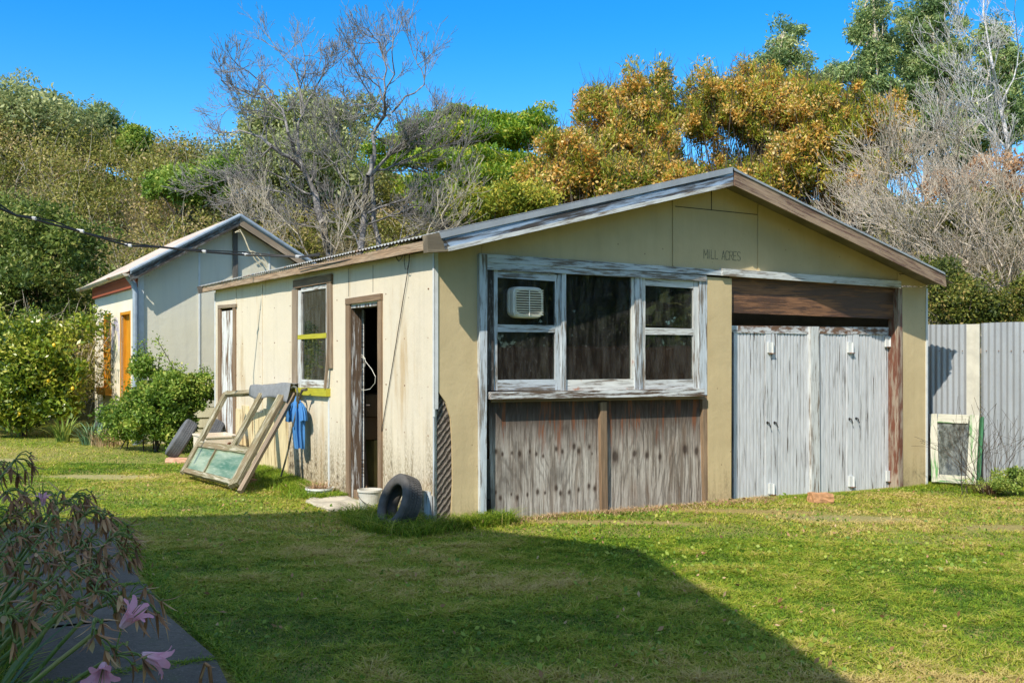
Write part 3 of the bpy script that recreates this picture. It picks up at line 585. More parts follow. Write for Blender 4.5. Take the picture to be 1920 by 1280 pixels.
# stencilled name
def text_mesh(s, height, width, mat, name, M, origin, parent, depth=.0015, rotx=90, extra=None):
    c = bpy.data.curves.new(name, 'FONT'); c.body = s; c.size = 1; c.extrude = 0; c.offset = .004; c.space_character = 1.05
    o = bpy.data.objects.new(name, c); COL.objects.link(o); bpy.context.view_layer.update()
    me = bpy.data.meshes.new_from_object(o.evaluated_get(bpy.context.evaluated_depsgraph_get())); bpy.data.objects.remove(o); bpy.data.curves.remove(c)
    V_ = np.array([v.co[:] for v in me.vertices]); mn, mx = V_.min(0), V_.max(0)
    sx_, sy_ = width / (mx[0] - mn[0]), height / (mx[1] - mn[1]); T = MATS[parent.name].inverted() @ M
    for v in me.vertices:
        lx, ly = (v.co.x - mn[0]) * sx_, (v.co.y - mn[1]) * sy_
        v.co = T @ Vector((extra(lx, ly) if extra else (origin[0] + lx, origin[1], origin[2] + ly)))
    me.name = name; return link(name, me, mat, parent)
ta, tb = F(1320, 484.5, -.003), F(1390, 488, -.003)
t = NT('faded_stencil_paint'); o_ = t.obj(); c_ = t.mix(t.step(t.noise(o_, 60, 4, .7), .42, .62), srgb(104, 102, 84), srgb(164, 148, 108)); sten = t.out(t.bsdf(c_, .8))
GLY = {'M': [(0, 0, 0, 1), (0, 1, .5, .35), (.5, .35, 1, 1), (1, 1, 1, 0)], 'I': [(.5, 0, .5, 1)], 'L': [(0, 1, 0, 0), (0, .04, .9, .04)], 'A': [(0, 0, .5, 1), (.5, 1, 1, 0), (.2, .32, .8, .32)], 'C': [(1, .8, .8, .97), (.8, .97, .2, .97), (.2, .97, 0, .8), (0, .8, 0, .2), (0, .2, .2, .03), (.2, .03, .8, .03), (.8, .03, 1, .2)],
       'R': [(0, 0, 0, 1), (0, .97, .8, .97), (.8, .97, 1, .8), (1, .8, .8, .52), (.8, .52, 0, .52), (.5, .52, 1, 0)], 'E': [(0, 0, 0, 1), (0, .97, 1, .97), (0, .52, .8, .52), (0, .03, 1, .03)], 'S': [(1, .85, .8, .97), (.8, .97, .2, .97), (.2, .97, 0, .8), (0, .8, .2, .56), (.2, .56, .8, .46), (.8, .46, 1, .22), (1, .22, .8, .03), (.8, .03, .2, .03), (.2, .03, 0, .16)]}
m = MB(SH); xw = tb[0] - ta[0]; adv = {'M': 1.35, 'I': .75, ' ': .8}; tot = sum(adv.get(c, 1.15) for c in 'MILL ACRES'); cx = ta[0]
for c in 'MILL ACRES':
    wd_ = adv.get(c, 1.15) / tot * xw; gw = wd_ * (.8 if c != 'I' else .4)
    for x0, y0, x1, y1 in GLY.get(c, []): m.beam((cx + x0 * gw, -.0015, ta[2] + y0 * .1), (cx + x1 * gw, -.0015, ta[2] + y1 * .1), .0085, .0016, side=(x1 * gw - x0 * gw == 0 and (1, 0, 0) or (-(y1 - y0) * .1, 0, (x1 - x0) * gw)))
    cx += wd_
m.build('stencilled_name', sten, G)
# ---- sash window in the long wall ----
def lr(name, mat, parent, u, th, *quads, **kw):
    m = MB(SH)
    for q in quads:
        P = [L(x, y, u) for x, y in q]; zl = abs(P[3][2] - P[0][2]); vl = abs(P[1][1] - P[0][1])
        m.prism(P, (th, 0, 0), (0, 1, 0) if vl > zl else (0, 0, 1))
    return m.build(name, mat, parent)
def lq(x0, x1, y0, y1, k0=None, k1=None):      # edges follow the wall's own perspective from the left edge
    VPX, VPY = -195, 665
    f0 = lambda y: VPY + (y - VPY) * (x1 - VPX) / (x0 - VPX)
    return [(x0, y0), (x1, f0(y0)), (x1, f0(y1)), (x0, y1)]
lr('window_lintel', wood('dark_streaked_board', None, srgb(150, 126, 100), srgb(104, 86, 70)), G, -.03, .03, lq(549, 620, 526, 541))
lr('window_trim', grey_wood, G, -.025, .025, [(547, 543), (557, 543), (556, 723), (547, 722)]); lr('window_trim', grey_wood, G, -.025, .025, [(612, 531), (620, 530), (621, 690), (612, 690)])
m = MB(SH); q = [L(616, 640, -.03), L(613, 690, -.045), L(609, 728, -.06)]; m.tube([L(616.5, 560, -.02), q[0], q[1], q[2]], [.02, .02, .02, .018], 4); m.build('split_trim', grey_wood, G)
sash = lr('sash', cool_white, G, -.012, .035, [(556, 545), (564.5, 544), (564.5, 727), (557, 726)], [(611, 534), (614, 533.5), (614, 727), (611, 727)], [(564.5, 540), (611, 533), (611, 540), (564.5, 547.5)], [(564.5, 711), (611, 713), (610, 727), (564.5, 726)])
lr('pane', pane_side, sash, .008, .003, [(564, 545), (611, 538), (611, 627), (564, 629)]); lr('pane', pane_side, sash, .008, .003, [(564, 633), (611, 632), (611, 714), (564, 712)])
lr('meeting_rail', lime, sash, -.016, .03, [(558, 628), (611.5, 624), (611.5, 633.5), (558, 636)])
lr('window_sill', lime, G, -.055, .075, [(546, 726.5), (611, 728.5), (611, 743), (546, 739)])
# ---- open doorway ----
lr('door_lintel', brown_wood, G, -.03, .03, [(647, 560), (713, 550), (713, 562), (647, 571)])
lr('door_trim', brown_wood, G, -.022, .022, [(647.5, 571), (655, 570), (655, 938), (648, 934)]); lr('door_trim', brown_wood, G, -.022, .022, [(707.5, 563), (714, 562), (714, 918), (708, 915)])
m = MB(SH); m.box((.0, DV1 - .02, .0), (.12, DV1 + .012, 2.08)); m.box((.0, DV0 - .012, 0), (.12, DV0 + .012, 2.08)); m.box((.0, DV0, 2.05), (.12, DV1, 2.08), (0, 1, 0)); m.build('door_frame', scraped_white, G)
dr = MB(SH); dr.beam((.135, DV1 + .0, 1.03), (.42, DV1 + .62, 1.03), 2.02, .04, (0, 0, 1)); d = dr.build('side_door', cool_white, G)
m = MB(SH); m.tube([(.17, DV1 + .03, 1.0), (.22, DV1 + .0, 1.0), (.26, DV1 + .08, 1.0)], .01, 6); m.build('door_handle', steel_dark, d)
# ---- far door ----
lr('door_lintel', grey_wood, G, -.03, .03, [(408, 572), (441, 569.5), (441, 575.5), (408, 578)])
lr('door_trim', brown_wood, G, -.022, .022, [(408, 578), (413, 578), (413, 850), (408, 850)]); lr('door_trim', brown_wood, G, -.022, .022, [(436, 575.5), (440.5, 575.5), (440.5, 856), (436, 856)])
m = MB(SH); m.box((.0, EV0 + .005, .05), (.03, EV1 - .005, 2.2)); m.build('far_door', wood('badly_flaked_white_door', srgb(222, 222, 218), srgb(120, 92, 66), srgb(100, 84, 66), peel=.46, across=8, along=1.2), G)
m = MB(SH); m.box((-.012, LW - .03, .05), (-.001, LW + .02, 2.5)); m.build('corner_strip', trim_white, G)
# lower timber boards repaired on the long wall
m = MB(SH)
va, vb = L(442, 0)[1], L(541, 0)[1]; n = 7
for i in range(n):
    a_ = vb + (va - vb) * i / n; m.box((-.012 - .003 * (i % 2), a_ + .004, .0), (-.002, a_ + (va - vb) / n - .004, .78 + .03 * (i % 3)))
pw = m.build('lining_boards', wood('streaked_cream_boards', srgb(222, 204, 160), srgb(150, 120, 78), srgb(128, 98, 60), peel=.36, across=9, along=.8), G)
# insulator and wires under the eave
ins = thing('cable_bracket', 'orange insulator bracket with looped wires under the long eave by the near corner', 'bracket', SH, L(765, 470, -.1))
p = L(765, 470, -.1); m = MB(SH); m.lathe([(.0, 0), (.03, .0), (.034, .03), (.022, .05), (.034, .07), (.0, .09)], Matrix.Translation(p) @ Matrix.Rotation(R(90), 4, 'X'), 12); m.build('insulator', plain('rust_orange_porcelain', srgb(176, 78, 36), .4), ins)
m = MB(SH); q = lambda x, y, u=-.05: L(x, y, u); m.tube([q(741, 474), q(744, 485), q(748, 490), q(753, 484), q(757, 473)], .005, 5); m.tube([q(760, 473), q(758, 490), q(760, 505), q(764, 505), q(765, 498)], .004, 5); m.tube([q(768, 474, -.04), q(767, 490, -.02), q(764, 512, -.02), q(740, 660, -.012), q(712, 830, -.012)], .0045, 5)
m.tube([q(741, 474), q(700, 478, -.12), q(640, 490, -.15), q(560, 505, -.17)], .006, 5); m.build('wire', steel_dark, ins)
# ---------- the rear shed ----------
B = thing('rear_shed', 'small pale gabled shed with mustard door and faded red iron roof', 'shed', RS)
F1 = lambda x, y, v=0.0: F(x, y, v, C1); L1 = lambda x, y, u=0.0: L(x, y, u, C1)
AU = F1(441, 500)[0]; ZA = F1(441, 420)[2]; ZE = F1(262, 512)[2]; BL = L1(178, 600)[1]; SL1 = (ZA - ZE) / AU; BW = 2 * AU
print('rear shed', AU, ZA, ZE, BL, SL1)
od0, od1 = L1(244, 0)[1], L1(227, 0)[1]; ow0, ow1 = L1(208, 0)[1], L1(194, 0)[1]; otz = L1(236, 584)[2]; ozs, ozt = L1(200, 728)[2], L1(200, 588)[2]
rect_wall('side_wall', wall_white, 'v', BL, ZE - .02, [(od0, od1, -.1, otz), (ow0, ow1, ozs, ozt)], .04, B, M=RS, zb=-.1, start=.022)
m = MB(RS); m.prism([(0, 0, .62), (BW, 0, .62), (BW, 0, ZE), (AU, 0, ZA), (0, 0, ZE)], (0, .02, 0), (0, 0, 1)); m.build('gable_wall', wall_grey, B)
m = MB(RS)
for i in range(4): m.prism([(0, -.012, -.1 + .18 * i), (BW, -.012, -.1 + .18 * i), (BW, .008, .08 + .18 * i), (0, .008, .08 + .18 * i)], (0, .014, 0), (1, 0, 0))
m.build('weatherboards', wall_mat('cream_weatherboards', srgb(206, 200, 168), srgb(198, 190, 160), .4, .5), B)
m = MB(RS); m.prism([(BW, .02, -.1), (BW, BL, -.1), (BW, BL, ZE), (BW, .02, ZE)], (-.03, 0, 0)); m.prism([(0.04, BL, -.1), (BW, BL, -.1), (BW, BL, ZE), (AU, BL, ZA), (0.04, BL, ZE)], (0, -.03, 0)); m.build('rear_wall', wall_white, B)
m = MB(RS); u = F1(373, 500)[0]; m.box((u - .012, -.014, .6), (u + .02, -.001, ZE + SL1 * u - .1)); u = F1(505, 500)[0]; m.box((u - .012, -.014, .6), (u + .012, -.001, ZE + SL1 * (BW - u) - .1)); m.build('cover_strip', trim_white, B)
u = F1(440, 500)[0]; m = MB(RS); m.beam((u, -.03, F1(440, 530)[2]), (u, -.03, ZA - .08), .085, .05, (1, 0, 0), 8, .004); m.build('king_post', decay_wood, B)
ZR1 = ZA + .13; ohs = -.3
corr_roof('roof_sheet', pink_roof, RS, -.22, AU, BW + .25, ohs, BL + .3, ZR1, SL1, B, side=0); corr_roof('roof_sheet', pink_roof, RS, -.22, AU, BW + .25, ohs, BL + .3, ZR1, SL1, B, side=1)
for sg, a, b in ((1, (-.2, ohs, ZR1 - SL1 * (AU + .2)), (AU, ohs, ZR1)), (-1, (AU, ohs, ZR1), (BW + .25, ohs, ZR1 - SL1 * (AU + .25)))):
    A_, B_ = Vector(a), Vector(b); dz = Vector((0, 0, 1))
    m = MB(RS); m.prism([A_ - dz * .045, B_ - dz * .045, B_ - dz * .19, A_ - dz * .19], (0, .03, 0), tuple(B_ - A_)); m.build('barge_board', dark_peel if sg == 1 else grey_wood, B)
    m = MB(RS); m.tube([A_ + Vector((0, -.012, -.01)), B_ + Vector((0, -.012, -.01))], .035, 10); m.prism([A_ - dz * .06, B_ - dz * .06, B_ - dz * .01, A_ - dz * .01], (0, -.012, 0)); m.build('barge_flashing', pipe_blue, B)
m = MB(RS); m.box((-.045, .03, ZE - .24), (-.001, BL + .05, ZE - .02), (0, 1, 0)); m.build('fascia', terracotta, B)
m = MB(RS); ge = ZR1 - SL1 * (AU + .2) - .05
pts = [(-.27 + .055 * math.cos(a), ge + .05 * math.sin(a)) for a in np.linspace(math.pi, 2 * math.pi, 9)]
for (x0, z0), (x1, z1) in zip(pts[:-1], pts[1:]): m.prism([(x0, ohs, z0), (x1, ohs, z1), (x1, BL + .3, z1), (x0, BL + .3, z0)], (0, 0, .003))
m.prism([(p_[0], ohs - .002, p_[1]) for p_ in pts], (0, .004, 0)); m.prism([(p_[0], BL + .3, p_[1]) for p_ in pts], (0, .004, 0)); m.tube([(-.325, ohs, ge), (-.325, BL + .3, ge)], .011, 6); m.build('gutter', gutter_m, B)
m = MB(RS); m.tube([(-.2, -.05, ge - .02), (-.1, -.07, ge - .16), (-.07, -.07, ge - .3), (-.07, -.07, -.1)], .05, 12); m.build('downpipe', pipe_blue, B, smooth=True)
m = MB(RS); m.box((.0, -.03, .0), (.075, -.001, ZE)); m.box((-.012, -.03, 0), (0, .05, ZE)); m.build('corner_strip', trim_white, B)
m = MB(RS); m.box((.09, od0, -.1), (.12, od1, otz)); dd = m.build('door', mustard, B)
m = MB(RS)
for k in range(4): v_ = od0 + .08 + (od1 - od0 - .16) * k / 3; m.box((.083, v_ - .01, .05), (.09, v_ + .01, otz - .1))
m.build('door_batten', mustard, dd)
m = MB(RS); m.box((-.01, od1 - .0, -.1), (.1, od1 + .05, otz)); m.box((-.01, od0 - .05, -.1), (.1, od0, otz)); m.box((.0, od0, otz - .05), (.1, od1, otz)); m.build('door_frame', mustard, B)
m = MB(RS); m.box((.0, ow1 - .06, ozs), (.09, ow1, ozt)); m.box((.0, ow0, ozs), (.09, ow0 + .06, ozt)); m.box((.0, ow0 + .06, ozt - .06), (.09, ow1 - .06, ozt)); m.box((.04, ow0 + .06, ozs), (.07, ow1 - .06, (ozs + ozt) / 2 - .02)); m.box((.02, ow0 + .06, (ozs + ozt) / 2 - .02), (.09, ow1 - .06, (ozs + ozt) / 2 + .05)); wf = m.build('window', mustard, B)
m = MB(RS); m.box((.05, ow0 + .06, (ozs + ozt) / 2 + .05), (.055, ow1 - .06, ozt - .06)); m.build('pane', pane_side, wf)
m = MB(RS); m.box((-.12, ow0 - .1, ozs - .12), (.04, ow1 + .1, ozs + .02), (0, 1, 0)); m.build('window_sill', mustard, B)
# faded painted arch and lettering between door and window
fad = lambda n_, c_, k=.55: (lambda t: t.out(t.bsdf(t.mix(t.mth('MULTIPLY', t.step(t.noise(t.obj(), 22, 5, .7), .34, .6), 1), srgb(222, 214, 192), c_), .8)))(NT(n_))
vm = (od1 + ow0) / 2; hwid = (ow0 - od1) / 2 - .07; zA = L1(217, 618)[2]
def arch(z0, r0, r1, up, nm, mt):
    m = MB(RS); n_ = 14
    for i in range(n_):
        a, b = math.pi * i / n_, math.pi * (i + 1) / n_
        m.prism([(-.003, vm + r * math.cos(x), z0 + up * r * math.sin(x)) for r, x in ((r0, a), (r1, a), (r1, b), (r0, b))], (.002, 0, 0))
    m.build(nm, mt, B)
arch(zA - .42, hwid * .62, hwid, 1.5, 'painted_arch', fad('faded_lilac', srgb(176, 168, 200))); arch(zA - .42, .0, hwid * .3, 1.5, 'painted_arch', fad('faded_lime', srgb(214, 212, 150)))
for word, yy, hh in (('SUN', 668, .27), ('HUT', 706, .27)):
    z0 = L1(217, yy + 12)[2]
    text_mesh(word, hh, hwid * 1.7, fad('faded_grey_letters_' + word.lower(), srgb(150, 158, 140)), 'painted_word', RS, None, B, extra=lambda lx, ly, z0=z0: (-.004, vm + hwid * .85 - lx, z0 + ly))
m = MB(RS); q = lambda x, y: F1(x, y, -.3); m.tube([q(441, 436), q(450, 431), q(458, 445), q(468, 470), q(480, 480), q(492, 492), q(500, 501)], .013, 6); m.tube([q(441, 436), q(452, 434), q(461, 452), q(466, 466), q(478, 486), q(490, 500)], .01, 6); m.tube([q(470, 470), q(490, 478), q(503, 496)], .008, 5); rp = m.build('hanging_rope', rope_m, None, origin=q(441, 436)); tag(rp, 'pale frayed rope dangling from the apex of the rear shed gable', 'rope')
# overhead service cable
m = MB(); cp = [W(x, y, Y) for x, y, Y in ((-60, 372, 9.6), (0, 391, 10), (30, 404, 10.2), (60, 410, 10.4), (100, 421, 10.7), (150, 434, 11), (200, 449, 11.4), (240, 461, 11.7), (300, 463, 12.2), (380, 472, 12.6), (460, 478, 13), (560, 482, 12.6), (600, 478, 12.4))]
m.tube(cp, .014, 6); m.tube([(x, y, z + .02 + .02 * math.sin(i * 2.1)) for i, (x, y, z) in enumerate(cp)], .008, 5)
cb = m.build('service_cable', cable_b, origin=cp[0]); tag(cb, 'black twisted overhead cable sagging across to the garage roof from the left', 'cable')
m = MB()
for i in (3, 5, 7, 9, 10, 11): p = Vector(cp[i]); m.tube([p - Vector((.04, 0, -.01)), p + Vector((.04, 0, .0))], .02, 6)
m.build('cable_tie', plain('silver_tape', srgb(190, 190, 190), .4), cb)
# ---------- corrugated fence ----------
FE = thing('corrugated_fence', 'tall grey corrugated iron fence running off to the right of the garage', 'fence', WD, (5.0, 13.1, 0))
fa, fb = Vector((5.56 - 2.1, 13.58 + 2.13)), Vector((5.56 + 4.2, 13.58 - 4.26)); fd = (fb - fa).normalized(); fn2 = Vector((fd.y, -fd.x))
def fsheet(s0, s1, ztop_, off, nm='corrugated_sheet'):
    n = int((s1 - s0) / .076 * 8); vs, fs = [], []
    for k in range(n + 1):
        s = s0 + (s1 - s0) * k / n; p = fa + fd * s + fn2 * (off + .0095 * math.sin(s / .076 * 2 * math.pi)); z0 = -.25; zt_ = ztop_(s)
        for o_ in (0, .001): vs += [(p.x - fn2.x * o_, p.y - fn2.y * o_, z0), (p.x - fn2.x * o_, p.y - fn2.y * o_, zt_)]
    for k in range(n): a = 4 * k; fs += [(a, a + 4, a + 5, a + 1)]
    T = MATS[FE.name].inverted(); me = bpy.data.meshes.new(nm); me.from_pydata([T @ Vector(p) for p in vs], [], fs); me.polygons.foreach_set('use_smooth', [True] * len(fs)); link(nm, me, fence_zinc, FE)
ztf = lambda s: 1.945 + .004 * s + .006 * math.sin(s * 5)
FB = 3.0
fsheet(0, FB + .60, ztf, 0); fsheet(FB + .78, FB + 1.6, ztf, .012); fsheet(FB + 1.57, FB + 2.4, ztf, -.002); fsheet(FB + 2.37, FB + 5.6, ztf, .01)
m = MB()
p = fa + fd * (FB + .69) + fn2 * .025; a_, b_ = p - fd * .085, p + fd * .085; m.prism([(a_.x, a_.y, -.2), (b_.x, b_.y, -.2), (b_.x, b_.y, 1.95), (a_.x, a_.y, 1.95)], (fn2.x * .012, fn2.y * .012, 0)); a_ = p + fd * .03; m.prism([(a_.x + fn2.x * .013, a_.y + fn2.y * .013, -.2), (b_.x + fn2.x * .013, b_.y + fn2.y * .013, -.2), (b_.x + fn2.x * .013, b_.y + fn2.y * .013, 1.95), (a_.x + fn2.x * .013, a_.y + fn2.y * .013, 1.95)], (fn2.x * .02, fn2.y * .02, 0)); m.build('flat_strip', cream_strip, FE, 'pale flat cover strip over the sheet joint')
m = MB()
for s in (.3, 3.4, 5.4, 7.9): p = fa + fd * s - fn2 * .06; m.box((p.x - .05, p.y, -.3), (p.x + .05, p.y + .09, 1.9))
for z in (.4, 1.6): a_, b_ = fa - fn2 * .03, fb - fn2 * .03; m.beam((a_.x, a_.y, z), (b_.x, b_.y, z), .07, .035)
m.build('rail_and_post', grey_wood, FE)
m = MB()
for s in np.arange(.05, 8.5, .152):
    for z in (.4, 1.6): p = fa + fd * s + fn2 * .022; m.box((p.x - .006, p.y - .004, z - .006), (p.x + .006, p.y, z + .006))
m.build('nail_heads', rust_m, FE)

# ---------- things lying about ----------
ID = Matrix.Identity(4)
def gp(px, py, z=0.0): Y = FL * (EYE - z) / (py - HZ); return ((px - 960) / FL * Y, Y, z)
def old_frame(name, label, cat, A, B_, C_, D_, w, th, mat, pane=None, rails=(), mull=(), widths=None, label_pane=None):
    """frame on four world corners A bottom-left, B bottom-right, C top-right, D top-left"""
    A, B_, C_, D_ = map(Vector, (A, B_, C_, D_)); o = thing(name, label, cat, WD, tuple((A + B_) / 2)); n = (B_ - A).cross(D_ - A).normalized(); m = MB()
    P = lambda s, t_: (A.lerp(B_, s)).lerp(D_.lerp(C_, s), t_)
    W_ = (B_ - A).length; H = (D_ - A).length; wl, wr, wb, wt_ = widths or (w, w, w, w)
    def bar(s0, t0, s1, t1, ww, off=0): m.beam(P(s0, t0) + n * off, P(s1, t1) + n * off, ww, th, side=tuple(n.cross(P(s1, t1) - P(s0, t0))), seg=10, jit=.002)
    bar(wl / 2 / W_, 0, wl / 2 / W_, 1, wl); m.build('stile', mat, o); m = MB(); bar(1 - wr / 2 / W_, 0, 1 - wr / 2 / W_, 1, wr); m.build('stile', mat, o)
    m = MB(); bar(wl / W_, wb / 2 / H, 1 - wr / W_, wb / 2 / H, wb, -.001); m.build('bottom_rail', mat, o); m = MB(); bar(wl / W_, 1 - wt_ / 2 / H, 1 - wr / W_, 1 - wt_ / 2 / H, wt_, -.001); m.build('top_rail', mat, o)
    for t_, ww in rails: m = MB(); bar(wl / W_, t_, 1 - wr / W_, t_, ww, .002); m.build('cross_rail', mat, o)
    for s_, t0, t1, ww in mull: m = MB(); bar(s_, t0, s_, t1, ww, .001); m.build('mullion', mat, o)
    if pane:
        pm_, t0, t1 = pane; m = MB(); q = [P(wl / W_, t0), P(1 - wr / W_, t0), P(1 - wr / W_, t1), P(wl / W_, t1)]; m.prism([v - n * .002 for v in q], tuple(n * .004)); m.build('pane', pm_, o, label_pane)
    return o, P, n
sw = lambda u, v, z: tuple(SH @ Vector((u, v, z)))
lf, P, n = old_frame('window_frame', 'large flaked cream window frame with green glass, leaning on the long wall over red bricks', 'window frame',
    gp(342, 884, .12), gp(443, 911, .12), sw(-.1, 3.66, 1.14), sw(-.33, 5.62, 1.03), .1, .05, mossy_wood, (pane_green, .05, .31), rails=((.32, .09),), mull=((.64, .33, 1, .09), (.4, .02, .3, .015)), widths=(.09, .14, .06, .07))
m = MB(); off = n * .06; a_ = P(1.03, -.02) - n * .05; b_ = P(1.05, .98) - n * .05; m.beam(a_, b_, .05, .05, seg=8, jit=.003); lb = m.build('loose_batten', grey_wood, origin=tuple(a_)); tag(lb, 'long grey timber batten leaning just behind the large window frame', 'batten')
# felt draped over the frame top
vs, fs = [], []; nu, nv = 16, 12; k0 = P(.47, 1.0); k1 = P(1.06, 1.0)
T = (k1 - k0)
for i in range(nu + 1):
    for j in range(nv + 1):
        s = i / nu; q = j / nv; c = k0 + T * s; dn = (P(.5, 0) - P(.5, 1)).normalized(); dp = .05 + .10 * s + .02 * math.sin(s * 7)
        back = Vector((UY * 0 + .05, .1, 0)) 
        if q < .35: p = c + Vector((.10, .16, .03)) * (1 - q / .35) + Vector((0, 0, .05))
        else: k = (q - .35) / .65; p = c + n * (.045 + .015 * math.sin(s * 9 + k * 3)) + dn * dp * k * 1.3 + Vector((0, 0, .05 * (1 - k) - .06 * k * k))
        vs.append(tuple(p))
for i in range(nu):
    for j in range(nv): a = i * (nv + 1) + j; fs.append((a, a + 1, a + nv + 2, a + nv + 1))
me = bpy.data.meshes.new('roofing_felt'); o0 = Vector(vs[0]); me.from_pydata([Vector(v) - o0 for v in vs], [], fs); me.polygons.foreach_set('use_smooth', [True] * len(fs)); rf = link('roofing_felt', me, felt); rf.location = o0
mo = rf.modifiers.new('thick', 'SOLIDIFY'); mo.thickness = .008; tag(rf, 'grey roofing felt draped over the top of the leaning window frame', 'felt')
# right-hand window sash leaning on fence
o_, P2, n2 = old_frame('window_sash', 'flaked white and green window sash with frosted pane leaning on the iron fence', 'window sash', W(1747, 904, 12.75), W(1830, 909, 12.5), W(1838, 780, 12.95), W(1742, 777, 13.3), .09, .05, green_frame, (pane_frost, .1, .9), widths=(.09, .11, .11, .13))
m = MB(); a_, b_ = P2(1.0, 0), P2(1.0, 1); m.beam(a_ - n2 * .03 + Vector((.02, 0, 0)), b_ - n2 * .03 + Vector((.02, 0, 0)), .05, .03, (0, 1, 0)); m.build('green_edge', plain('dark_green_paint', srgb(58, 110, 72), .5), o_)
m = MB(); a_ = Vector(W(1776, 902, 13.0)); m.lathe([(.0, 0), (.13, 0), (.12, .25), (.06, .6), (.02, .66), (0, .67)], Matrix.Translation((a_.x, 13.3, -.05)), 20); cn = m.build('plastic_cone', plain('white_plastic_cone', srgb(235, 238, 240), .4, .05), origin=(a_.x, 13.3, -.05), smooth=True); tag(cn, 'white tapered plastic cone standing behind the frosted sash', 'cone')
# tyres
def tyre(loc, axis, Ro, wd, mat, label, group=None, rim=.6):
    z = Vector(axis).normalized(); M = Matrix.Translation(loc) @ z.to_track_quat('Z', 'Y').to_matrix().to_4x4()
    o = thing('tyre', label, 'tyre', WD, loc, group); h = wd / 2; ri = Ro * rim; m = MB(M); n = 56
    prof = [(ri * 1.0, -h * .55), (ri * 1.04, -h * .8), (ri * 1.15, -h * .98), (Ro * .82, -h * 1.02), (Ro * .93, -h * .95), (Ro * .985, -h * .8), (Ro, -h * .6), (Ro, h * .6), (Ro * .985, h * .8), (Ro * .93, h * .95), (Ro * .82, h * 1.02), (ri * 1.15, h * .98), (ri * 1.04, h * .8), (ri, h * .55), (ri * 1.12, h * .3), (Ro * .9, h * .1), (Ro * .9, -h * .1), (ri * 1.12, -h * .3), (ri, -h * .55)]
    m.lathe(prof, None, n); m.build('carcass', mat, o, smooth=True, weld=True)
    m = MB(M); nb = 60                       # tread blocks in five rows
    for k in range(nb):
        for r in range(5):
            a0 = 2 * math.pi * (k + (.35 if r % 2 else 0)) / nb; a1 = a0 + 2 * math.pi / nb * .80; y0 = -h * .78 + r * h * .318; y1 = y0 + h * .25
            for aa, bb in ((a0, a1),):
                R1 = Ro + .007 - (.004 if r in (0, 4) else 0); sk_ = .022 if r % 2 else -.022
                q = [(math.cos(aa), math.sin(aa), y0), (math.cos(bb), math.sin(bb), y0), (math.cos(bb + sk_), math.sin(bb + sk_), y1), (math.cos(aa + sk_), math.sin(aa + sk_), y1)]
                T_ = [(c * R1, s * R1, y) for c, s, y in q]; Bt = [(c * (Ro - .004), s * (Ro - .004), y) for c, s, y in q]
                m.face(T_, [(0, 0)] * 4)
                for i in range(4): j = (i + 1) % 4; m.face([Bt[i], Bt[j], T_[j], T_[i]], [(0, 0)] * 4)
    m.build('tread', mat, o); return o
ax = Vector((-UX * math.cos(R(20)), -UY * math.cos(R(20)), math.sin(R(20)))); ax.rotate(Matrix.Rotation(R(2), 3, 'Z'))
tyre(sw(-.27, .17, .2), ax, .26, .18, rubber, 'black treaded tyre leaning on the near corner of the long wall in tall grass')
tyre((-4.83, 14.6, .32), (.80, .27, -.53), .30, .19, rubber_dusty, 'smooth grey tyre leaning by the bush, outermost of the two old tyres', 'old tyres by the far door')
tyre((-4.50, 14.85, .31), (.80, .3, -.50), .30, .18, rubber_dusty, 'grey old tyre between the outer tyre and the white tub', 'old tyres by the far door')
def blob_box(name, label, cat, c, d, rz, mat, j=.008, cuts=3):
    import bmesh
    bm = bmesh.new(); bmesh.ops.create_cube(bm, size=1); bmesh.ops.subdivide_edges(bm, edges=bm.edges, cuts=cuts, use_grid_fill=True)
    for v in bm.verts:
        cr = sum(abs(abs(x) - .5) < 1e-4 for x in v.co)
        if cr > 1: v.co *= .97 if cr == 2 else .93
        v.co = Vector((v.co.x * d[0], v.co.y * d[1], (v.co.z + .5) * d[2])) + Vector([random.uniform(-j, j) for _ in range(3)])
    me = bpy.data.meshes.new(name); bm.to_mesh(me); bm.free(); o = link(name, me, mat); o.location = c; o.rotation_euler = (0, 0, rz); return tag(o, label, cat)
p = gp(1540, 943, -.07); blob_box('brick', 'orange paving brick set against the foot of the white garage doors', 'brick', (p[0], p[1] + .03, -.08), (.25, .15, .12), .2, brick_o)
p = gp(470, 912, 0); 
blob_box('brick', 'red brick under the near corner of the leaning window frame', 'brick', (gp(460, 905, .03)[0], gp(460, 905, .03)[1] + .08, -.01), (.24, .11, .075), .3, brick_r)
blob_box('brick', 'red brick lying on top of another beneath the leaning frame', 'brick', (gp(455, 902, .03)[0], gp(455, 902, .03)[1] + .1, .062), (.23, .11, .07), .6, brick_r)
blob_box('brick', 'pinkish brick slab in the grass beneath the outermost old tyre', 'brick', (-4.78, 14.35, -.02), (.36, .2, .09), .15, plain('pink_brick', srgb(206, 162, 136), .95, .3, 10, .8, .01))
blob_box('brick', 'pinkish brick slab beneath the inner old tyre beside the frame', 'brick', (-4.42, 14.42, -.02), (.3, .2, .08), -.1, plain('pink_brick_pale', srgb(206, 170, 146), .95, .3, 10, .8, .01))
blob_box('doorstep', 'pale worn concrete step slab in front of the open doorway', 'doorstep', sw(-.28, 1.62, -.06), (.5, .8, .1), ANG, concrete, .012, 4)
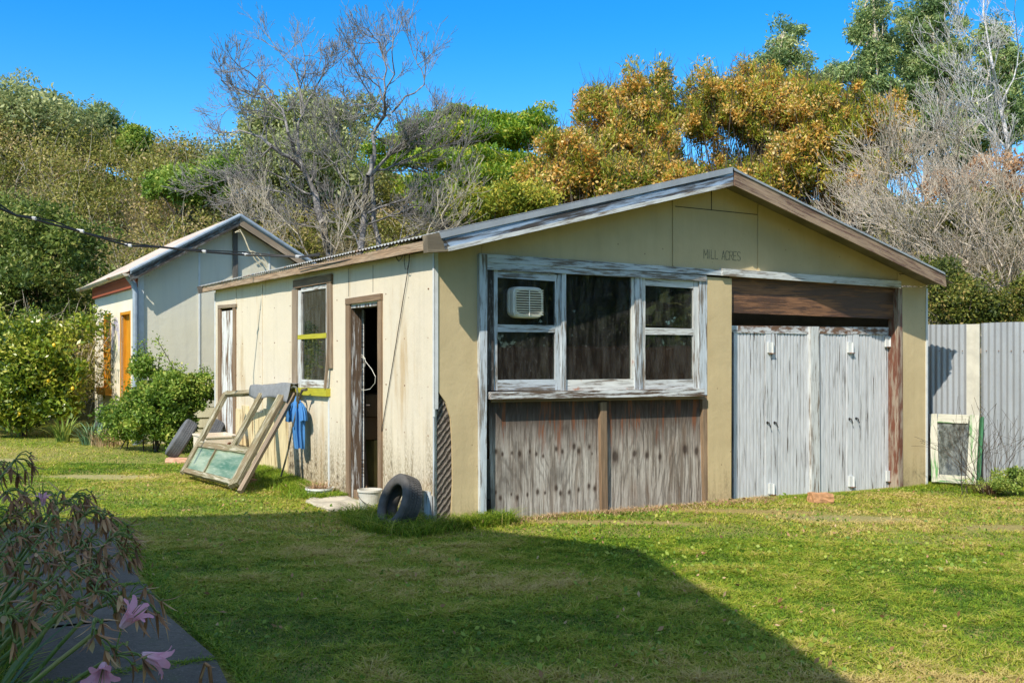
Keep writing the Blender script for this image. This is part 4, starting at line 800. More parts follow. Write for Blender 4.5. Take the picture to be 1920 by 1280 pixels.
# buckets and tub
def pail(name, label, loc, r0, r1, h, mat, rim=True, fill=None, M0=ID):
    o = thing(name, label, 'bucket', WD, loc); M = Matrix.Translation(loc) @ M0; m = MB(M)
    m.lathe([(0, 0.005), (r0, 0), (r1, h), (r1 + .008, h), (r1 + .008, h - .02), (r1 + .001, h - .022), (r1 - .006, h), (r0 - .006, .01), (0, .012)], None, 28); m.build('shell', mat, o, smooth=False)
    m = MB(M); pts = [((r1 + .012) * math.cos(a), (r1 + .012) * math.sin(a), h * .82 - .10 * math.sin((a + 2.6) * 1)) for a in np.linspace(-2.6, -2.6 + math.pi, 16)]; m.tube(pts, .0035, 5); m.build('handle', steel_dark, o)
    if fill: m = MB(M); m.lathe([(r1 - .01, h * .85), (r1 * .5, h * .95), (0, h * .97)], None, 16); m.build('soil', fill, o)
    return o
pail('bucket', 'white plastic bucket with wire handle between the doorway and the near tyre', sw(-.2, 1.0, -.02), .09, .115, .25, plain('grubby_white_bucket', srgb(206, 202, 190), .6, .2, 6))
pt = pail('planter', 'low white plastic planter of dry weeds below the shirt', sw(-.2, 2.36, -.075), .12, .15, .17, plain('white_planter', srgb(222, 222, 214), .6, .12, 6), fill=plain('dry_soil', srgb(96, 72, 52), .95, .4, 20)); pt['category'] = 'planter'
tb = thing('laundry_tub', 'old cream tub with a rusty drain corner behind the leaning frame', 'tub', SH, (-.42, 5.75, .0))
m = MB(SH); z1 = .43
for a, b in (((-.62, 5.5, 0), (-.59, 6.15, z1)), ((-.21, 5.5, 0), (-.18, 6.15, z1)), ((-.59, 5.5, 0), (-.21, 5.53, z1)), ((-.59, 6.12, 0), (-.21, 6.15, z1)), ((-.59, 5.53, 0), (-.21, 6.12, .04))): m.box(a, b)
m.box((-.635, 5.485, z1), (-.165, 5.53, z1 + .02)); m.box((-.635, 6.12, z1), (-.165, 6.165, z1 + .02)); m.box((-.635, 5.53, z1), (-.59, 6.12, z1 + .02)); m.box((-.21, 5.53, z1), (-.165, 6.12, z1 + .02)); m.build('basin', plain('cream_enamel', srgb(222, 208, 190), .5, .15, 6), tb)
m = MB(SH); m.lathe([(.0, 0), (.035, 0), (.035, .02), (.02, .02), (0, .01)], Matrix.Translation((-.3, 5.497, .33)) @ Matrix.Rotation(R(90), 4, 'X'), 12); m.build('drain_fitting', rust_m, tb)
# walking sticks hooked on the sill, shirt
def stick(label, pts, r, mat, nm='walking_stick'):
    m = MB(SH); m.tube(pts, r, 8); o = m.build(nm, mat, None, smooth=True, origin=pts[-1]); return tag(o, label, 'stick')
q = lambda x, y, u: L(x, y, u)
stick('grey walking stick with curved handle hooked on the lime sill above the blue shirt', [q(546, 728, -.12), q(551, 724, -.14), q(556, 727, -.15), q(558, 736, -.15), q(556, 760, -.15), q(541, 840, -.2), q(534, 868, -.24), q(527, 893, -.28)], [.014, .014, .014, .013, .011, .011, .011, .011], plain('dark_cane', srgb(92, 92, 76), .5))
stick('short stick with a black rubber grip leaning beside the lime sill', [q(575, 730, -.12), q(567, 731, -.14), q(562, 742, -.15), q(557, 765, -.16), q(549, 800, -.2)], [.017, .017, .012, .011, .01], plain('cane_grip', srgb(86, 78, 64), .5))
m = MB(); a_ = Vector(gp(400, 905, -.02)); k = [W(386 + 0, 900, 12.2), W(392, 870, 12.2), W(398, 850, 12.25), W(402, 842, 12.25), W(408, 840, 12.25), W(409, 848, 12.25), W(404, 856, 12.22), W(398, 862, 12.2)]
m.tube(k, .009, 6); hk = m.build('hooked_rod', rust_m, origin=k[0]); tag(hk, 'thin rusty iron rod with looped top leaning on the green glass', 'rod')
# shirt: a gathered hanging cloth
def drape(M, rows, nphi=40, name='shirt', mat=None, parent=None, fold=.6, seed=1):
    rs = random.Random(seed); ph = [rs.random() * 6 for _ in range(4)]; vs, fs = [], []
    for k, (c, a, b) in enumerate(rows):
        for i in range(nphi):
            th = 2 * math.pi * i / nphi; f = 1 + fold * (.5 * math.sin(7 * th + ph[0] + k * .12) + .35 * math.sin(11 * th + ph[1] - k * .18) + .2 * math.sin(4 * th + ph[2] + k * .3))
            vs.append(tuple(M @ Vector((c[0] + b * f * math.cos(th), c[1] + a * f * math.sin(th), c[2] + .006 * math.sin(3 * th + ph[3])))))
    for k in range(len(rows) - 1):
        for i in range(nphi): j = (i + 1) % nphi; fs.append((k * nphi + i, (k + 1) * nphi + i, (k + 1) * nphi + j, k * nphi + j))
    fs.append(tuple(range(nphi)))
    T = MATS[parent.name].inverted(); me = bpy.data.meshes.new(name); me.from_pydata([T @ Vector(v) for v in vs], [], fs); me.polygons.foreach_set('use_smooth', [True] * len(fs)); o = link(name, me, mat, parent)
    sb = o.modifiers.new('s', 'SUBSURF'); sb.levels = sb.render_levels = 1; return o
shp = q(557, 742, -.13); st_ = thing('shirt', 'blue cotton shirt bunched and hung from the stick under the lime sill', 'shirt', SH, shp)
def row(x, y, w_px, b): c = q(x, y, -.13); return (c, w_px / 2 / 95.0, b)
drape(SH, [row(557, 741, 3, .01), row(557, 748, 8, .02), row(558, 757, 16, .035), row(559, 767, 20, .045), row(560, 780, 19, .05), row(560, 795, 17, .05), row(560, 812, 18, .05), row(561, 828, 19, .045), row(562, 840, 16, .04)], mat=cloth_b, parent=st_, name='shirt_body')
drape(SH, [row(553, 752, 4, .012), row(550, 760, 12, .03), row(548, 771, 16, .04), row(547, 781, 19, .045), row(546, 790, 20, .045)], mat=cloth_b, parent=st_, name='sleeve', seed=4)
drape(SH, [row(562, 752, 4, .012), row(566, 762, 9, .03), row(568, 776, 10, .035), row(569, 788, 9, .035)], mat=cloth_b, parent=st_, name='sleeve', seed=6)
# inside the open doorway
def ib(name, label, u0, v0, z0, du, dv, dz, mat, rz=0):
    o = MB(SH).box((u0, v0, z0), (u0 + du, v0 + dv, z0 + dz)).build(name, mat, origin=(u0 + du / 2, v0 + dv / 2, z0)); return tag(o, label, 'box' if 'box' in name else 'storage')
ib('cardboard_box', 'open brown cardboard box on the yellow cabinet inside the doorway', .30, 2.25, .86, .4, .5, .24, cardb)
ib('cardboard_box', 'lower brown cardboard box inside the doorway under the open one', .28, 2.3, .60, .42, .5, .25, cardb)
ib('cabinet', 'yellowish cabinet standing inside the open doorway', .42, 2.3, 0, .4, .5, .59, plain('yellow_cabinet', srgb(196, 176, 104), .6))
o = MB(SH).beam((.22, 2.05, .0), (.3, 2.45, 1.1), .05, .03).build('timber_offcut', brown_wood, origin=(.22, 2.05, 0)); tag(o, 'brown plank leaning upright inside the open doorway, taller of the two', 'plank')
o = MB(SH).beam((.18, 1.95, .0), (.2, 2.4, .9), .04, .03).build('timber_offcut', brown_wood, origin=(.18, 1.95, 0)); tag(o, 'brown plank leaning inside the open doorway, shorter of the two', 'plank')
m = MB(SH); c_ = L(680, 640, .15); pts = [L(x, y, .12) for x, y in ((678, 665), (682, 668), (686, 678), (697, 692), (704, 706), (703, 718), (694, 729), (684, 731), (678, 730))]; m.tube(pts, .003, 5); pts = [L(x, y, .12) for x, y in ((678, 669), (685, 672), (684, 686), (678, 694))]; m.tube(pts, .003, 5)
tag(m.build('white_flex', plastic_w, origin=pts[0]), 'white electrical flex looping beside the open door leaf', 'flex')
# ---------- vegetation ----------
def np_mesh(name, V, Fc, mat, parent=None, tint=None, smooth=False):
    me = bpy.data.meshes.new(name); V = np.asarray(V, 'f'); Fc = np.asarray(Fc, np.int32); k = Fc.shape[1]
    me.vertices.add(len(V)); me.vertices.foreach_set('co', V.ravel()); me.loops.add(Fc.size); me.loops.foreach_set('vertex_index', Fc.ravel())
    me.polygons.add(len(Fc)); me.polygons.foreach_set('loop_start', np.arange(0, Fc.size, k, dtype=np.int32))
    if smooth: me.polygons.foreach_set('use_smooth', np.ones(len(Fc), bool))
    if tint is not None: at = me.attributes.new('tint', 'FLOAT', 'POINT'); at.data.foreach_set('value', np.asarray(tint, 'f'))
    me.update(calc_edges=True); return link(name, me, mat, parent)
def unit(a): return a / np.maximum(np.linalg.norm(a, axis=1, keepdims=True), 1e-9)
def leaf_geo(P, size, aspect=.45, dirs=None, spread=1.0):
    n = len(P); d = RNG.normal(size=(n, 3)) * spread
    if dirs is not None: d = d + dirs
    d = unit(d); s = unit(np.cross(d, RNG.normal(size=(n, 3)))); L_ = (size * np.ones(n))[:, None]; nn = np.cross(d, s)
    a = P; b = P + d * L_ * .5 + s * L_ * aspect * .5 + nn * L_ * .06; c = P + d * L_; e = P + d * L_ * .5 - s * L_ * aspect * .5 + nn * L_ * .06
    V = np.stack([a, b, c, e], 1).reshape(-1, 3); return V, np.arange(4 * n).reshape(n, 4)
def leaves(name, mat, parent, P, size, tint, **kw):
    o = np.array(MATS[parent.name].translation) if parent else 0
    V, Fc = leaf_geo(np.asarray(P) - o, size, **kw); return np_mesh(name, V, Fc, mat, parent, np.repeat(tint, 4))
def segs_mesh(name, mat, parent, S, n=4):
    S = np.asarray(S, float)
    o = np.array(MATS[parent.name].translation) if parent else 0
    a, b, r0, r1 = S[:, :3] - o, S[:, 3:6] - o, S[:, 6], S[:, 7]; d = unit(b - a); up = np.where(np.abs(d[:, 2:3]) < .9, [[0, 0, 1.]], [[1., 0, 0]])
    u = unit(np.cross(d, up)); w_ = np.cross(d, u); V = []
    for c, r in ((a - d * r0[:, None] * .2, r0), (b + d * r1[:, None] * .2, r1)):
        for k in range(n): th = 2 * math.pi * k / n; V.append(c + (u * math.cos(th) + w_ * math.sin(th)) * r[:, None])
    V = np.stack(V, 1).reshape(-1, 3); base = np.arange(len(S))[:, None] * 2 * n; Fc = []
    for k in range(n): j = (k + 1) % n; Fc.append(base + np.array([[k, j, n + j, n + k]]))
    return np_mesh(name, V, np.concatenate(Fc), mat, parent, RNG.random(len(V)), smooth=(n > 5))
def clump_pts(clumps, per_m3=None, n=None, shell=.55):
    out = []; cid = []
    for i, c in enumerate(clumps):
        k = n if n else int(per_m3 * (c[3] * c[4] * c[5]) ** (2 / 3)); v = unit(RNG.normal(size=(k, 3))); r = shell + (1 - shell) * RNG.random((k, 1)) ** .6
        r *= 1 + .18 * np.sin(v[:, :1] * 5 + i) * np.cos(v[:, 2:] * 6 + i * 2)
        out.append(np.array(c[:3]) + v * r * np.array(c[3:6])); cid.append(np.full(k, i))
    return np.concatenate(out), np.concatenate(cid)
def sub_clumps(env, n, rmin, rmax, flat=.8, shell=.5):
    """random small clumps filling ellipsoid envelopes"""
    out = []
    vols = np.array([e[3] * e[4] * e[5] for e in env]); pr = vols / vols.sum()
    for _ in range(n):
        e = env[RNG.choice(len(env), p=pr)]; v = RNG.normal(size=3); v /= np.linalg.norm(v); r = (shell + (1 - shell) * RNG.random()) if RNG.random() < .8 else RNG.random()
        r *= RNG.uniform(.8, 1.22); s = RNG.uniform(rmin, rmax); out.append((e[0] + v[0] * r * e[3], e[1] + v[1] * r * e[4], e[2] + v[2] * r * e[5], s, s, s * flat))
    return out
def ramify(S, p, d, L_, r, depth, spread=.55, up=.25, nch=(2, 4), keep=.8, wob=.14, rmin=.004, nseg=4, gate=None):
    p = np.array(p, float); d = np.array(d, float); d /= np.linalg.norm(d); pts = [p]; st = L_ / nseg
    r1 = max(r * .6, rmin)
    for i in range(nseg):
        d = d + RNG.normal(size=3) * wob + np.array([0, 0, up * .15]); d /= np.linalg.norm(d); q = p + d * st
        ra, rb = r + (r1 - r) * i / nseg, r + (r1 - r) * (i + 1) / nseg; S.append((*p, *q, ra, rb)); p = q; pts.append(p)
        if depth > 0 and i >= 1:
            for _ in range(RNG.integers(nch[0] - 1, nch[1]) if i < nseg - 1 else RNG.integers(*nch) ):
                dd = d + RNG.normal(size=3) * spread; dd[2] += up * .5; ramify(S, p, dd, L_ * keep * RNG.uniform(.6, 1.05), rb * .62, depth - 1, spread, up, nch, keep, wob, rmin, max(2, nseg - 1))
bark = lambda n, c1, c2: (lambda t: t.out(t.bsdf(t.mix(t.step(t.noise(t.mapv(t.obj(), (12, 12, 3)), 1.5, 5, .65), .35, .65), c1, c2), .9, t.bump(t.noise(t.mapv(t.obj(), (20, 20, 4)), 1, 5), .6, .01))))(NT(n))
bark_grey = bark('pale_grey_bark', srgb(88, 84, 82), srgb(146, 140, 134)); bark_dark = bark('dark_bark', srgb(58, 48, 40), srgb(98, 86, 72)); bark_silver = bark('silver_dead_bark', srgb(158, 152, 146), srgb(206, 202, 198)); bark_tan = bark('tan_bark', srgb(150, 134, 116), srgb(200, 188, 170))
twig_col = bark('dry_twigs', srgb(132, 120, 100), srgb(190, 180, 160))
g_olive = leaf_mat('olive_scrub_leaves', [(0, srgb(70, 80, 32)), (.3, srgb(112, 118, 46)), (.6, srgb(150, 146, 66)), (.82, srgb(176, 160, 96)), (1, srgb(186, 160, 116))], pos_noise=(.22, .7))
g_dark = leaf_mat('dark_green_leaves', [(0, srgb(60, 80, 34)), (.4, srgb(92, 114, 46)), (.8, srgb(134, 146, 66)), (1, srgb(184, 178, 104))], pos_noise=(.5, .5))
g_green = leaf_mat('fresh_green_leaves', [(0, srgb(76, 104, 34)), (.4, srgb(114, 146, 52)), (.8, srgb(162, 178, 76)), (1, srgb(202, 198, 100))], pos_noise=(.6, .4))
g_lemon = leaf_mat('lemon_tree_leaves', [(0, srgb(58, 84, 24)), (.4, srgb(100, 126, 34)), (.8, srgb(160, 170, 52)), (1, srgb(208, 202, 92))], spec=.6, rough=.35, pos_noise=(1.0, .4))
g_grey = leaf_mat('grey_green_leaves', [(0, srgb(96, 110, 62)), (.5, srgb(150, 158, 96)), (1, srgb(198, 196, 142))], pos_noise=(.6, .4))
g_euc = leaf_mat('blue_green_gum_leaves', [(0, srgb(74, 98, 62)), (.4, srgb(118, 144, 86)), (.8, srgb(168, 182, 110)), (1, srgb(204, 204, 144))], spec=.5, pos_noise=(.6, .4))
g_feather = leaf_mat('feathery_green_leaves', [(0, srgb(62, 94, 24)), (.4, srgb(100, 138, 34)), (.75, srgb(150, 172, 44)), (1, srgb(206, 192, 74))], pos_noise=(.5, .5))
g_orange = leaf_mat('orange_seed_heads', [(0, srgb(198, 142, 54)), (.35, srgb(232, 178, 82)), (.7, srgb(246, 210, 128)), (1, srgb(248, 226, 170))], trans=.5)
g_ylw = leaf_mat('yellow_green_narrow_leaves', [(0, srgb(92, 108, 34)), (.4, srgb(140, 154, 48)), (.75, srgb(190, 180, 66)), (1, srgb(220, 192, 84))], pos_noise=(.7, .4))
g_mix = leaf_mat('mixed_dark_leaves', [(0, srgb(56, 70, 30)), (.4, srgb(92, 104, 42)), (.75, srgb(140, 144, 60)), (1, srgb(176, 150, 90))], pos_noise=(.8, .5))
g_rust = leaf_mat('rust_brown_dead_leaves', [(0, srgb(134, 98, 66)), (.5, srgb(188, 146, 108)), (1, srgb(218, 184, 146))])
VEG = {}
def plant(name, label, cat, x, y, group=None, z=None):
    return thing(name, label, cat, WD, (x, y, gz(x, y) if z is None else z), group)
def clump_tint(P, cid, base=.5, sp=.22, csp=.16):  # random tone per leaf and per clump
    nc = int(cid.max()) + 1; return np.clip(base + RNG.normal(size=len(P)) * sp + (RNG.normal(size=nc) * csp)[cid], 0, 1)
def trunk_to(S, base, clumps, r0, n=7, fork=.35):
    """tapered trunk with limbs running out to a sample of the clumps"""
    base = np.array(base, float); cs = [np.array(c[:3]) for c in clumps]; top = np.mean(cs, 0); fk = base + (top - base) * fork; fk[:2] = base[:2] + (top[:2] - base[:2]) * fork * .7
    def lim(a, b, ra, rb, k=6, w_=.05):
        p = np.array(a); L_ = np.linalg.norm(np.array(b) - a)
        for i in range(k):
            q = a + (np.array(b) - a) * (i + 1) / k + (RNG.normal(size=3) * w_ * L_ * (1 if i < k - 1 else 0)); S.append((*p, *q, ra + (rb - ra) * i / k, ra + (rb - ra) * (i + 1) / k)); p = q
    lim(base - np.array([0, 0, .2]), fk, r0, r0 * .75, 5, .02)
    for i in RNG.choice(len(cs), min(n, len(cs)), replace=False): lim(fk, cs[i], r0 * .45, r0 * .08)
def tree(name, label, cat, x, y, env, nclump, rc, per, size, mat, barkm=bark_dark, r0=.12, base=.5, aspect=.45, flat=.8, shell=.5, limbs=8, group=None, extra=None, dirs=None, spread=1.0, fork=.35, part='crown', z=None, csh=.5):
    o = plant(name, label, cat, x, y, group, z); cl = sub_clumps(env, nclump, rc[0], rc[1], flat, csh); P, cid = clump_pts(cl, n=per, shell=shell)
    P[:, 2] = np.maximum(P[:, 2], ground_z(P[:, 0], P[:, 1]) + .03)
    leaves(part, mat, o, P, RNG.uniform(size * .6, size * 1.25, len(P)) * RNG.uniform(.65, 1.4, len(cl))[cid], clump_tint(P, cid, base), aspect=aspect, dirs=dirs, spread=spread)
    S = []; trunk_to(S, (x, y, o.matrix_world.translation.z if 0 else (gz(x, y) if z is None else z)), cl, r0, limbs, fork); segs_mesh('trunk', barkm, o, S, 6)
    if extra: extra(o, cl)
    return o, cl
def E(px, py, Y, rx, rz, ry=None): x, y, z = W(px, py, Y); k = Y / FL; return (x, y, z, rx * k, (ry if ry else rx * k * .8), rz * k)
# 1. scrub that covers the bank as one mass
pts = []; tints = []; szs = []; S = []
nb = 940
for i in range(nb):
    y = RNG.uniform(20.6, 50) if i > 120 else RNG.uniform(19.8, 23); x = RNG.uniform(-.60, .62) * y
    g = gz(x, y); h = RNG.uniform(1.3, 2.5) * (1.15 if x < -8 else .85) * (.8 if x > 0 else 1) * (1.5 if (y < 26 and x > -3) else 1); r = h * RNG.uniform(.45, .7)
    px = 960 + FL * x / y
    k = int(1000 * (22 / y) ** .7); v = unit(RNG.normal(size=(k, 3))); v[:, 2] = np.abs(v[:, 2]) * 1.0 - .25; rr = .5 + .5 * RNG.random((k, 1)) ** .5
    rr = rr * (1 + .22 * np.sin(v[:, :1] * 6 + i) * np.cos(v[:, 1:2] * 7 + i * 3))
    P = np.array([x, y, g + h * .45]) + v * rr * np.array([r, r, h * .62]); pts.append(P); tb_ = np.clip(RNG.normal(.55, .24), .1, .95); tints.append(np.clip(tb_ + RNG.normal(size=k) * .17, 0, 1)); szs.append(RNG.uniform(.6, 1.3, k) * .0034 * y)
    for _ in range(int(11 * (22 / y) ** .5)):
        a = np.array([x, y, g]) + np.append(RNG.normal(size=2) * r * .35, h * RNG.uniform(.1, .6)); d = RNG.normal(size=3) * .55; d[2] = 1.0
        q = a
        for s_ in range(3): n_ = q + d / np.linalg.norm(d) * h * RNG.uniform(.14, .26); S.append((*q, *n_, .011 - s_ * .003, .008 - s_ * .002)); q = n_; d = d + RNG.normal(size=3) * .4
P = np.concatenate(pts); scr = leaves('hillside_scrub', g_olive, None, P, np.concatenate(szs), np.concatenate(tints), aspect=.5)
tag(scr, 'dense olive scrub covering the bank behind the sheds', 'scrub', kind='stuff')
tw = segs_mesh('bank_twigs', twig_col, None, S, 3); tag(tw, 'dry grey stems standing up through the scrub on the bank', 'twigs', kind='stuff')
# 2. distinct trees and bushes
T_ = tree
T_('evergreen_tree', 'dark dense evergreen tree at the far left behind the lemon tree', 'tree', -10.8, 23.2, [E(60, 530, 23, 150, 130), E(120, 440, 23.5, 60, 60), E(30, 400, 23.5, 60, 50), E(-60, 480, 23, 140, 130), E(150, 520, 23, 50, 50)], 210, (.25, .6), 260, .10, g_dark, r0=.18)
T_('wattle_bush', 'rounded olive wattle at the left top of the bank', 'tree', *W(40, 230, 42)[:2], [E(30, 230, 42, 110, 75), E(130, 260, 42, 80, 55)], 90, (.6, 1.1), 320, .17, g_grey, r0=.2)
T_('ridge_bush', 'small dark ragged tree on the ridge left of centre', 'tree', *W(190, 235, 44)[:2], [E(180, 240, 44, 50, 40), E(120, 205, 44, 30, 22)], 34, (.4, .8), 200, .18, g_euc)
T_('conical_bush', 'small bright green domed bush alone on the skyline, left', 'bush', *W(257, 262, 41)[:2], [E(257, 262, 41, 27, 26)], 26, (.25, .45), 240, .13, g_green)
T_('grey_green_tree', 'broad grey-green tree behind the left bare tree', 'tree', *W(520, 270, 38)[:2], [E(480, 240, 38, 60, 50), E(560, 230, 38, 75, 60), E(650, 240, 38, 60, 55), E(560, 310, 37, 150, 60)], 130, (.5, 1.0), 300, .16, g_grey, r0=.22)
T_('green_bush', 'fresh green bush on the bank among bare twigs, left of centre', 'bush', *W(350, 320, 34)[:2], [E(345, 345, 34, 75, 35), E(420, 330, 34, 50, 38), E(290, 350, 34, 40, 24)], 80, (.2, .5), 180, .13, g_green)
def feather(o, cl): pass
def flat_tree(name, label, px, py, Y, tiers, n, mat, seed=0):
    env = [E(a, b, Y + RNG.uniform(-1.2, 1.2), rx, rz, ry=rx * Y / FL * .8) for a, b, rx, rz in tiers]
    return T_(name, label, 'tree', *W(px, py, Y)[:2], env, n, (.28, .6), 210, .13, mat, r0=.16, flat=.35, aspect=.35, limbs=14, fork=.5, base=.55, dirs=np.array([0, 0, .25]))
flat_tree('feathery_tree', 'wide flat-topped feathery green tree above the left roof slope', 900, 350, 33, [(900, 225, 80, 18), (830, 215, 60, 16), (985, 225, 55, 18), (1015, 212, 28, 14), (950, 255, 90, 16), (860, 265, 90, 18), (920, 300, 60, 14), (800, 300, 70, 20), (1000, 270, 30, 14), (880, 245, 110, 16), (780, 245, 50, 22), (1030, 235, 24, 12), (740, 290, 70, 26)], 270, g_feather)
flat_tree('feathery_tree', 'lower feathery dark green tree between the right bare tree and the orange bushes', 880, 400, 27, [(900, 345, 75, 16), (850, 385, 70, 18), (950, 370, 60, 16), (810, 350, 50, 20), (920, 325, 50, 12), (900, 300, 90, 20), (830, 310, 60, 24), (970, 330, 70, 22), (890, 370, 90, 26)], 190, g_feather)
# orange seed-head bushes
def orange_bush(label, px, pyb, Y, env, n, per=300):
    x, y, _ = W(px, pyb, Y); o = plant('seeding_bush', label, 'bush', x, y, 'orange seeding bushes behind the garage'); cl = sub_clumps(env, int(n * 1.5), .12, .34, 1.15, .2); P, cid = clump_pts(cl, n=int(per * .72), shell=.3)
    up = RNG.random(len(cl)); isor = RNG.random(len(P)) < (.15 + .5 * (up[cid] > .45))
    leaves('seed_heads', g_orange, o, P[isor], RNG.uniform(.05, .10, isor.sum()), clump_tint(P[isor], cid[isor], .5), aspect=.7)
    Q = P[~isor]; leaves('leaves', g_ylw, o, Q, RNG.uniform(.09, .2, len(Q)), clump_tint(Q, cid[~isor], .45), aspect=.16, dirs=np.array([0, 0, .9]))
    S = []; bz = gz(x, y)
    for c in cl:
        if RNG.random() < .4:
            b = np.array([x + RNG.normal() * .7, y + RNG.normal() * .5, bz]); e_ = np.array(c[:3]); m1 = b + (e_ - b) * .35 + RNG.normal(size=3) * .22; m2 = b + (e_ - b) * .7 + RNG.normal(size=3) * .25; S += [(*b, *m1, .024, .018), (*m1, *m2, .018, .011), (*m2, *e_, .011, .005)]
        for _ in range(5): d = RNG.normal(size=3) * .16; d[2] = abs(d[2]) + .22; a = np.array(c[:3]) + RNG.normal(size=3) * .12; S.append((*a, *(a + d), .006, .003))
    segs_mesh('stems', bark_dark, o, S, 4); return o
orange_bush('tallest orange seeding bush, left of the garage ridge', 1190, 420, 25, [E(1180, 240, 25, 105, 85), E(1120, 190, 25, 50, 45), E(1240, 160, 25, 38, 42), E(1190, 165, 25, 45, 45), E(1150, 290, 25, 130, 75), E(1230, 290, 25, 80, 60)], 260, 260)
orange_bush('low orange seeding bush filling in behind the left roof slope', 1080, 430, 23.5, [E(1085, 325, 23.5, 95, 65), E(1060, 275, 23.5, 50, 50), E(1010, 345, 23.5, 55, 45), E(1170, 345, 23.5, 110, 45), E(1270, 350, 23.5, 60, 35)], 170, 260)
orange_bush('orange seeding bush right above the garage ridge with sky showing through its stems', 1400, 420, 25.5, [E(1385, 205, 25.5, 115, 62), E(1420, 340, 25.5, 120, 60), E(1290, 240, 25.5, 40, 50), E(1285, 320, 25.2, 40, 40), E(1325, 175, 25.5, 45, 38), E(1430, 165, 25.5, 60, 50), E(1310, 235, 25.5, 50, 35), E(1450, 250, 25.5, 80, 50), E(1490, 200, 25.5, 60, 55)], 340, 230)
orange_bush('orange seeding bush behind the right roof slope', 1570, 440, 24.5, [E(1560, 245, 24.5, 100, 75), E(1620, 230, 24.5, 75, 65), E(1530, 190, 24.5, 60, 45), E(1490, 320, 24.5, 80, 65), E(1590, 340, 24.5, 90, 65)], 260, 260)
orange_bush('small orange seeding bush next to the silver bare tree', 1680, 440, 26, [E(1670, 220, 26, 36, 45), E(1660, 300, 26, 50, 40)], 50)
T_('yellow_green_bush', 'yellow-green leafy bush showing just above the left roof slope', 'bush', *W(960, 420, 21.5)[:2], [E(960, 375, 21.5, 70, 28), E(900, 395, 21.5, 60, 25), E(1010, 380, 21.5, 40, 25)], 70, (.2, .4), 220, .09, g_ylw, r0=.05)
# gum trees
def gum(label, px, pyb, Y, env, n, per, tr, group='gum trees on the right skyline'):
    x, y, _ = W(px, pyb, Y); o = plant('gum_tree', label, 'tree', x, y, group); cl = sub_clumps(env, n, .28, .68, .75, .45); P, cid = clump_pts(cl, n=int(per * .7), shell=.3)
    leaves('crown', g_euc, o, P, RNG.uniform(.12, .26, len(P)), clump_tint(P, cid, .5, .2, .22), aspect=.28, dirs=np.array([0, 0, -.35])); S = []
    pts = [np.array([x, y, gz(x, y) - .3])] + [np.array(W(a, b, Y)) for a, b in tr]
    for i in range(len(pts) - 1): S.append((*pts[i], *pts[i + 1], .13 - .1 * i / len(pts), .13 - .1 * (i + 1) / len(pts)))
    for c in cl:
        if RNG.random() < .5: k = pts[RNG.integers(1, len(pts))]; S.append((*k, *c[:3], .06, .02))
    segs_mesh('trunk', bark_tan, o, S, 6)
gum('slim gum tree standing alone with sky on both sides', 1480, 420, 46, [E(1470, 70, 46, 30, 34), E(1455, 105, 46, 30, 22), E(1500, 110, 46, 26, 24), E(1510, 150, 46, 30, 18), E(1440, 130, 46, 26, 22), E(1480, 165, 46, 48, 18)], 60, 330, [(1482, 200), (1480, 120), (1470, 60)])
gum('small distant gum tree between the slim and the tall ones', 1558, 300, 58, [E(1557, 135, 58, 16, 24), E(1558, 155, 58, 22, 16)], 16, 200, [(1558, 150), (1557, 120)])
gum('tall open gum tree with its bare trunk showing, left of the dense gum', 1648, 420, 44, [E(1635, 20, 44, 32, 28), E(1620, 60, 44, 25, 22), E(1660, 90, 44, 34, 28), E(1630, 115, 44, 34, 22), E(1600, 140, 44, 36, 22), E(1640, 160, 44, 48, 26)], 80, 330, [(1652, 200), (1650, 110), (1640, 40), (1636, -20)])
gum('large dense gum tree, biggest on the skyline', 1740, 420, 45, [E(1740, 20, 45, 50, 40), E(1705, 70, 45, 50, 45), E(1780, 70, 45, 50, 40), E(1740, 120, 45, 75, 45), E(1720, 175, 45, 75, 36), E(1790, 150, 45, 50, 40), E(1740, 240, 45, 80, 50), E(1800, 290, 45, 60, 40)], 250, 340, [(1735, 200), (1745, 90), (1748, 10)])
gum('blue-green gum tree at the right edge behind silver bare branches', 1880, 420, 43, [E(1865, 80, 43, 38, 45), E(1880, 130, 43, 50, 45), E(1850, 190, 43, 60, 45), E(1900, 220, 43, 50, 50), E(1840, 250, 43, 60, 36)], 130, 320, [(1890, 250), (1885, 150), (1868, 60)])
T_('leafy_bush', 'dark green bush just behind the iron fence', 'bush', *W(1810, 640, 15.6)[:2], [E(1800, 560, 15.6, 70, 60), E(1760, 520, 15.8, 36, 45), E(1880, 580, 15.4, 60, 45), E(1940, 560, 15.4, 60, 50)], 170, (.1, .24), 150, .06, g_mix, r0=.05, base=.45)
T_('mixed_bush', 'yellow-green bush under the sprawling bare branches', 'bush', *W(1720, 480, 20)[:2], [E(1740, 440, 20, 80, 60), E(1840, 420, 20, 90, 60), E(1900, 470, 19, 80, 60), E(1650, 400, 21, 60, 40)], 130, (.18, .36), 170, .085, g_olive, r0=.05, base=.45)
T_('rust_brown_bush', 'rust-brown dying bush at the right edge', 'bush', *W(1870, 480, 22)[:2], [E(1870, 310, 22, 60, 22), E(1820, 345, 22, 80, 22), E(1910, 350, 22, 50, 36), E(1760, 365, 22, 50, 20), E(1860, 380, 22, 80, 20)], 90, (.12, .3), 110, .085, g_rust, r0=.06)
